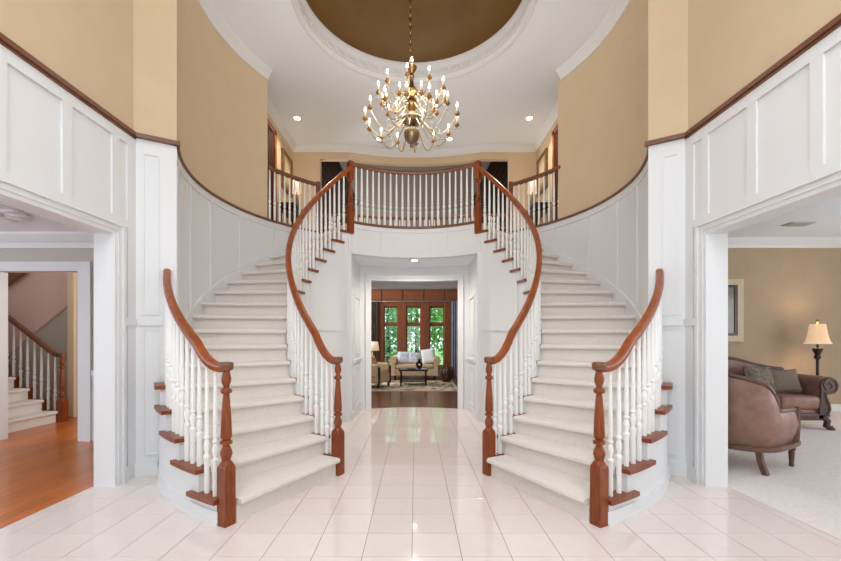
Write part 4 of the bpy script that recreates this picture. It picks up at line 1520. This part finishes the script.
mesh_obj('bulb', lathe([(0.015, 1.3), (0.035, 1.36), (0.02, 1.41)], 8), 'bulb', fp, True)
l = bpy.data.lights.new('lamp_glow', 'POINT')
l.energy = 12
l.color = (1, 0.78, 0.52)
l.shadow_soft_size = 0.05
lo = bpy.data.objects.new('lamp_glow', l)
COL.objects.link(lo)
lo.parent = fp
lo.location = (0, 0, 1.5)

# ================================================================ UPSTAIRS FURNISHING
for s in (-1, 1):
    sd_txt = 'left' if s < 0 else 'right'
    ft = empty('console_table', (s * 2.58, 8.75, LAND))
    tag(ft, 'dark console table in the upstairs hall, ' + sd_txt + ' of the balcony', 'table')
    mesh_obj('table_top', rbox(-0.18, 0.18, -0.5, 0.5, 0.78, 0.82, 0.01, 1), 'espresso', ft)
    mesh_obj('apron', B((-0.15, 0.15, -0.45, 0.45, 0.66, 0.78)), 'espresso', ft)
    for x in (-0.14, 0.14):
        for y in (-0.44, 0.44):
            mesh_obj('leg', lathe([(0.02, 0), (0.03, 0.3), (0.025, 0.66)], 8, None, (x, y, 0)), 'espresso', ft, True)
    table_lamp((s * 2.57, 8.95, LAND + 0.82), 'white shaded lamp on the upstairs console table, ' + sd_txt + ' of the balcony', 0.42, 0.10, 0.085, 0.28, 2.2, 'pewter')
    fr = empty('framed_picture', (s * 2.775, 8.93, 4.94))
    tag(fr, 'bronze framed picture on the tan upstairs wall, ' + sd_txt + ' of the balcony', 'picture')
    f = bmesh.new()
    for (u0, u1, v0, v1) in ((-0.33, -0.25, -0.41, 0.41), (0.25, 0.33, -0.41, 0.41), (-0.25, 0.25, 0.33, 0.41), (-0.25, 0.25, -0.41, -0.33)):
        box(f, -0.02, 0.02, u0, u1, v0, v1)
    mesh_obj('frame', f, 'frame_gold', fr)
    mesh_obj('mat_board', B((-0.008, 0.008, -0.25, 0.25, -0.33, 0.33)), 'print', fr)
    mesh_obj('print', B((-0.011, 0.011, -0.16, 0.16, -0.22, 0.22)), 'frame_pale', fr)
for i, (x, y, lbl) in enumerate(((-2.36, 8.24, 'recessed downlight in the ceiling left of the chandelier'), (2.31, 8.24, 'recessed downlight in the ceiling right of the chandelier'),
                                 (-0.79, 9.1, 'recessed downlight below the left arms of the chandelier'), (0.78, 9.1, 'recessed downlight below the right arms of the chandelier'), (0.0, 7.29, 'recessed downlight in the passage ceiling under the balcony'),
                                 (-1.5, 1.3, 'added unseen downlight in the foyer ceiling nearest the left wall'), (1.5, 1.3, 'added unseen downlight in the foyer ceiling nearest the right wall'), (0.0, 0.3, 'added unseen downlight in the foyer ceiling over the entrance'),  # these foyer fittings are added out of view to brighten the foyer
                                 (0.0, 8.75, 'added unseen downlight just beyond the doorway to the far room'))):  # added behind the door header to light the gallery edge beam
    z = 2.743 if i == 4 else 2.66 if i == 8 else CEIL
    dl = empty('recessed_downlight', (x, y, z))
    tag(dl, lbl, 'ceiling light', 'recessed downlights')
    mesh_obj('trim_ring', lathe([(0.095, 0.0), (0.095, -0.008), (0.065, -0.012), (0.055, 0.0)], 24, cap=False), 'white', dl, True)
    mesh_obj('lens', lathe([(0.056, -0.002), (0.05, -0.009), (0.01, -0.010)], 20), 'downlight', dl, True)
    l = bpy.data.lights.new('downlight_beam', 'SPOT')
    l.energy = 72 if i < 4 else 100 if i == 4 else 18 if i == 8 else 125
    l.spot_size = math.radians(130 if i != 4 else 165)
    l.spot_blend = 0.8
    l.color = (1, 0.85, 0.64) if i < 4 else (1, 0.9, 0.78) if i == 4 else (0.93, 0.97, 1)
    l.shadow_soft_size = 0.06
    lo = bpy.data.objects.new('downlight_beam', l)
    COL.objects.link(lo)
    lo.parent = dl
    lo.location = (0, 0, -0.03)

# ================================================================ CHANDELIER
cz = 3.98
chd = empty('chandelier', (-0.03, CY, cz))
tag(chd, 'large brass candle chandelier hanging from the round dome', 'chandelier')


def cp(name, prof, n_, m_, par=chd):
    return mesh_obj(name, lathe(prof, n_), m_, par, True)


cp('bottom_ball', [(0.012, -0.07), (0.03, -0.05), (0.02, -0.02), (0.06, 0.0), (0.095, 0.05), (0.108, 0.11), (0.095, 0.17), (0.05, 0.215), (0.045, 0.235)], 20, 'pewter')
cp('arm_bowl', [(0.045, 0.225), (0.08, 0.24), (0.13, 0.27), (0.145, 0.30), (0.13, 0.335), (0.07, 0.36), (0.045, 0.375)], 20, 'pewter')
cp('stem', [(0.045, 0.37), (0.035, 0.41), (0.06, 0.44), (0.085, 0.49), (0.085, 0.53), (0.05, 0.58), (0.03, 0.61), (0.045, 0.635), (0.075, 0.66), (0.08, 0.69), (0.05, 0.73), (0.028, 0.76), (0.024, 0.86), (0.035, 0.88), (0.028, 0.90),
            (0.03, 0.93), (0.06, 0.97), (0.072, 1.0), (0.055, 1.02), (0.02, 1.05)], 18, 'brass')
cd_ = cp('top_candle', [(0.016, 1.04), (0.016, 1.08)], 8, 'candle')
cp('bulb', [(0.008, 1.08), (0.018, 1.10), (0.013, 1.125), (0.003, 1.15)], 8, 'bulb', cd_)
# chain up to the dome
lk = None
for i in range(26):
    z = 1.08 + i * 0.058
    bm = bmesh.new()
    if lk is None:
        pth = [Vector((0.014 * math.cos(a), 0, 0.034 * math.sin(a))) for a in [2 * PI * q / 10 for q in range(11)]]
        sweep(pth, circ(0.0075, 5), bm, Vector((0, 1, 0)))
        lk = mesh_obj('chain_link', bm, 'brass', chd, True)
        lk.location = (-0.02, 0, z)
    else:
        bm.free()
        inst(lk, 'chain_link', chd, (-0.02 if True else 0, 0, z), (PI / 2) * (i % 2))
cp('ceiling_canopy', [(0.02, 2.63), (0.06, 2.66), (0.09, 2.70), (0.09, 2.835)], 18, 'brass')


def make_arm(R, z_start, z_low, z_pan, big):
    pth = []
    n_ = 18
    for i in range(n_ + 1):
        t = i / n_
        x = 0.05 + (R - 0.05) * (t ** 0.9)
        if t < 0.55:
            q = t / 0.55
            z = z_start + (z_low - z_start) * (0.5 - 0.5 * math.cos(q * PI))
        else:
            q = (t - 0.55) / 0.45
            z = z_low + (z_pan - z_low) * (q ** 2.0)
        pth.append(Vector((x, 0, z)))
    bm = sweep(pth, circ(0.0075 if big else 0.0065, 6))
    # scroll curl beneath the arm
    cur = []
    for i in range(16):
        a = math.radians(-60 + 330 * i / 15)
        r = 0.05 - 0.028 * i / 15
        cur.append(Vector((R * 0.55 + r * math.cos(a), 0, z_low + 0.055 + r * math.sin(a))))
    sweep(cur, circ(0.005, 5), bm, Vector((0, 1, 0.01)))
    return bm


def tier(count, R, zs, zl, zp, off, big):
    am = make_arm(R, zs, zl, zp, big)
    src = None
    for i in range(count):
        a = off + 2 * PI * i / count
        if src is None:
            src = mesh_obj('arm', am, 'palebrass', chd, True)
            src.rotation_euler = (0, 0, a)
            parts = [mesh_obj('drip_pan', lathe([(0.010, -0.016), (0.022, -0.004), (0.034, 0.008), (0.036, 0.014), (0.016, 0.012)], 12), 'brass', src, True),
                     mesh_obj('candle_cup', lathe([(0.012, 0.01), (0.018, 0.02), (0.02, 0.046), (0.014, 0.05)], 10), 'brass', src, True),
                     mesh_obj('candle', lathe([(0.011, 0.05), (0.011, 0.105)], 8), 'candle', src, True),
                     mesh_obj('bulb', lathe([(0.007, 0.103), (0.0145, 0.12), (0.012, 0.14), (0.003, 0.168)], 8), 'bulb', src, True),
                     mesh_obj('crystal_drop', lathe([(0.001, -0.075), (0.011, -0.055), (0.007, -0.03), (0.001, -0.018)], 6), 'crystal', src, True)]
            for p in parts:
                p.location = (R, 0, zp)
        else:
            o = inst(src, 'arm', chd, (0, 0, 0), a)
            for p in parts:
                inst(p, p.name.split('.')[0], o, (R, 0, zp))


M['crystal'] = mat('crystal_drop', rgb(240, 238, 234), 0.05, spec=0.8, trans=0.6)
M['palebrass'] = mat('pale_polished_brass', rgb(206, 188, 156), 0.25, metal=0.85)
tier(14, 0.62, 0.30, 0.05, 0.26, 0.13, True)
tier(8, 0.36, 0.50, 0.36, 0.44, 0.35, False)
tier(10, 0.45, 0.67, 0.48, 0.60, 0.2, False)
l = bpy.data.lights.new('candle_glow', 'POINT')
l.energy = 44
l.color = (1, 0.98, 0.95)
l.shadow_soft_size = 0.5
lo = bpy.data.objects.new('candle_glow', l)
COL.objects.link(lo)
lo.parent = chd
lo.location = (0, 0, 0.5)

# ================================================================ GARDEN BEYOND THE WINDOWS
struct(mesh_obj('ground_garden', B((-30, 30, FB + 0.2, 60, -0.5, -0.35)), 'lawn'))


def tree(x, y, h, r, label, lm, n_leaf=2600):
    t = empty('tree', (x, y, -0.35))
    tag(t, label, 'tree', 'garden trees beyond the windows')
    mesh_obj('trunk', lathe([(0.16, 0), (0.11, 0.5), (0.09, h * 0.5), (0.04, h * 0.8)], 10), 'bark', t, True)
    bm = bmesh.new()
    for i in range(n_leaf):
        while True:
            v = Vector((random.uniform(-1, 1), random.uniform(-1, 1), random.uniform(-1, 1)))
            if 0.35 < v.length < 1:
                break
        c_ = Vector((v.x * r, v.y * r, h * 0.58 + v.z * h * 0.45))
        d_ = Vector((random.gauss(0, 1), random.gauss(0, 1), random.gauss(0, 1))).normalized()
        e_ = d_.cross(Vector((random.gauss(0, 1), random.gauss(0, 1), random.gauss(0, 1)))).normalized()
        k_ = random.uniform(0.07, 0.15)
        bm.faces.new([bm.verts.new(c_ + w_) for w_ in (-d_ * k_, e_ * k_ * 0.5, d_ * k_, -e_ * k_ * 0.5)])
    f = mesh_obj('foliage', bm, lm, t)
    f['kind'] = 'stuff'
    return t


tree(-1.3, 19.5, 4.6, 1.3, 'leafy green tree behind the left window', 'leaf2')
tree(0.1, 21.0, 5.4, 1.5, 'leafy green tree behind the middle window', 'leaf')
tree(1.9, 20.0, 4.8, 1.4, 'leafy green tree behind the right window', 'leaf')
tree(-3.6, 24.0, 6.0, 2.0, 'tall garden tree far behind the left window', 'leaf', 2000)
tree(3.9, 25.0, 6.0, 2.0, 'tall garden tree far behind the right window', 'leaf2', 2000)
tree(-5.7, 10.6, 3.2, 0.9, 'green garden shrub outside the stair hall window', 'leaf2', 1200)
struct(mesh_obj('ground_side', B((-9, -4.4, 8.7, 15.1, -0.5, -0.35)), 'lawn'))
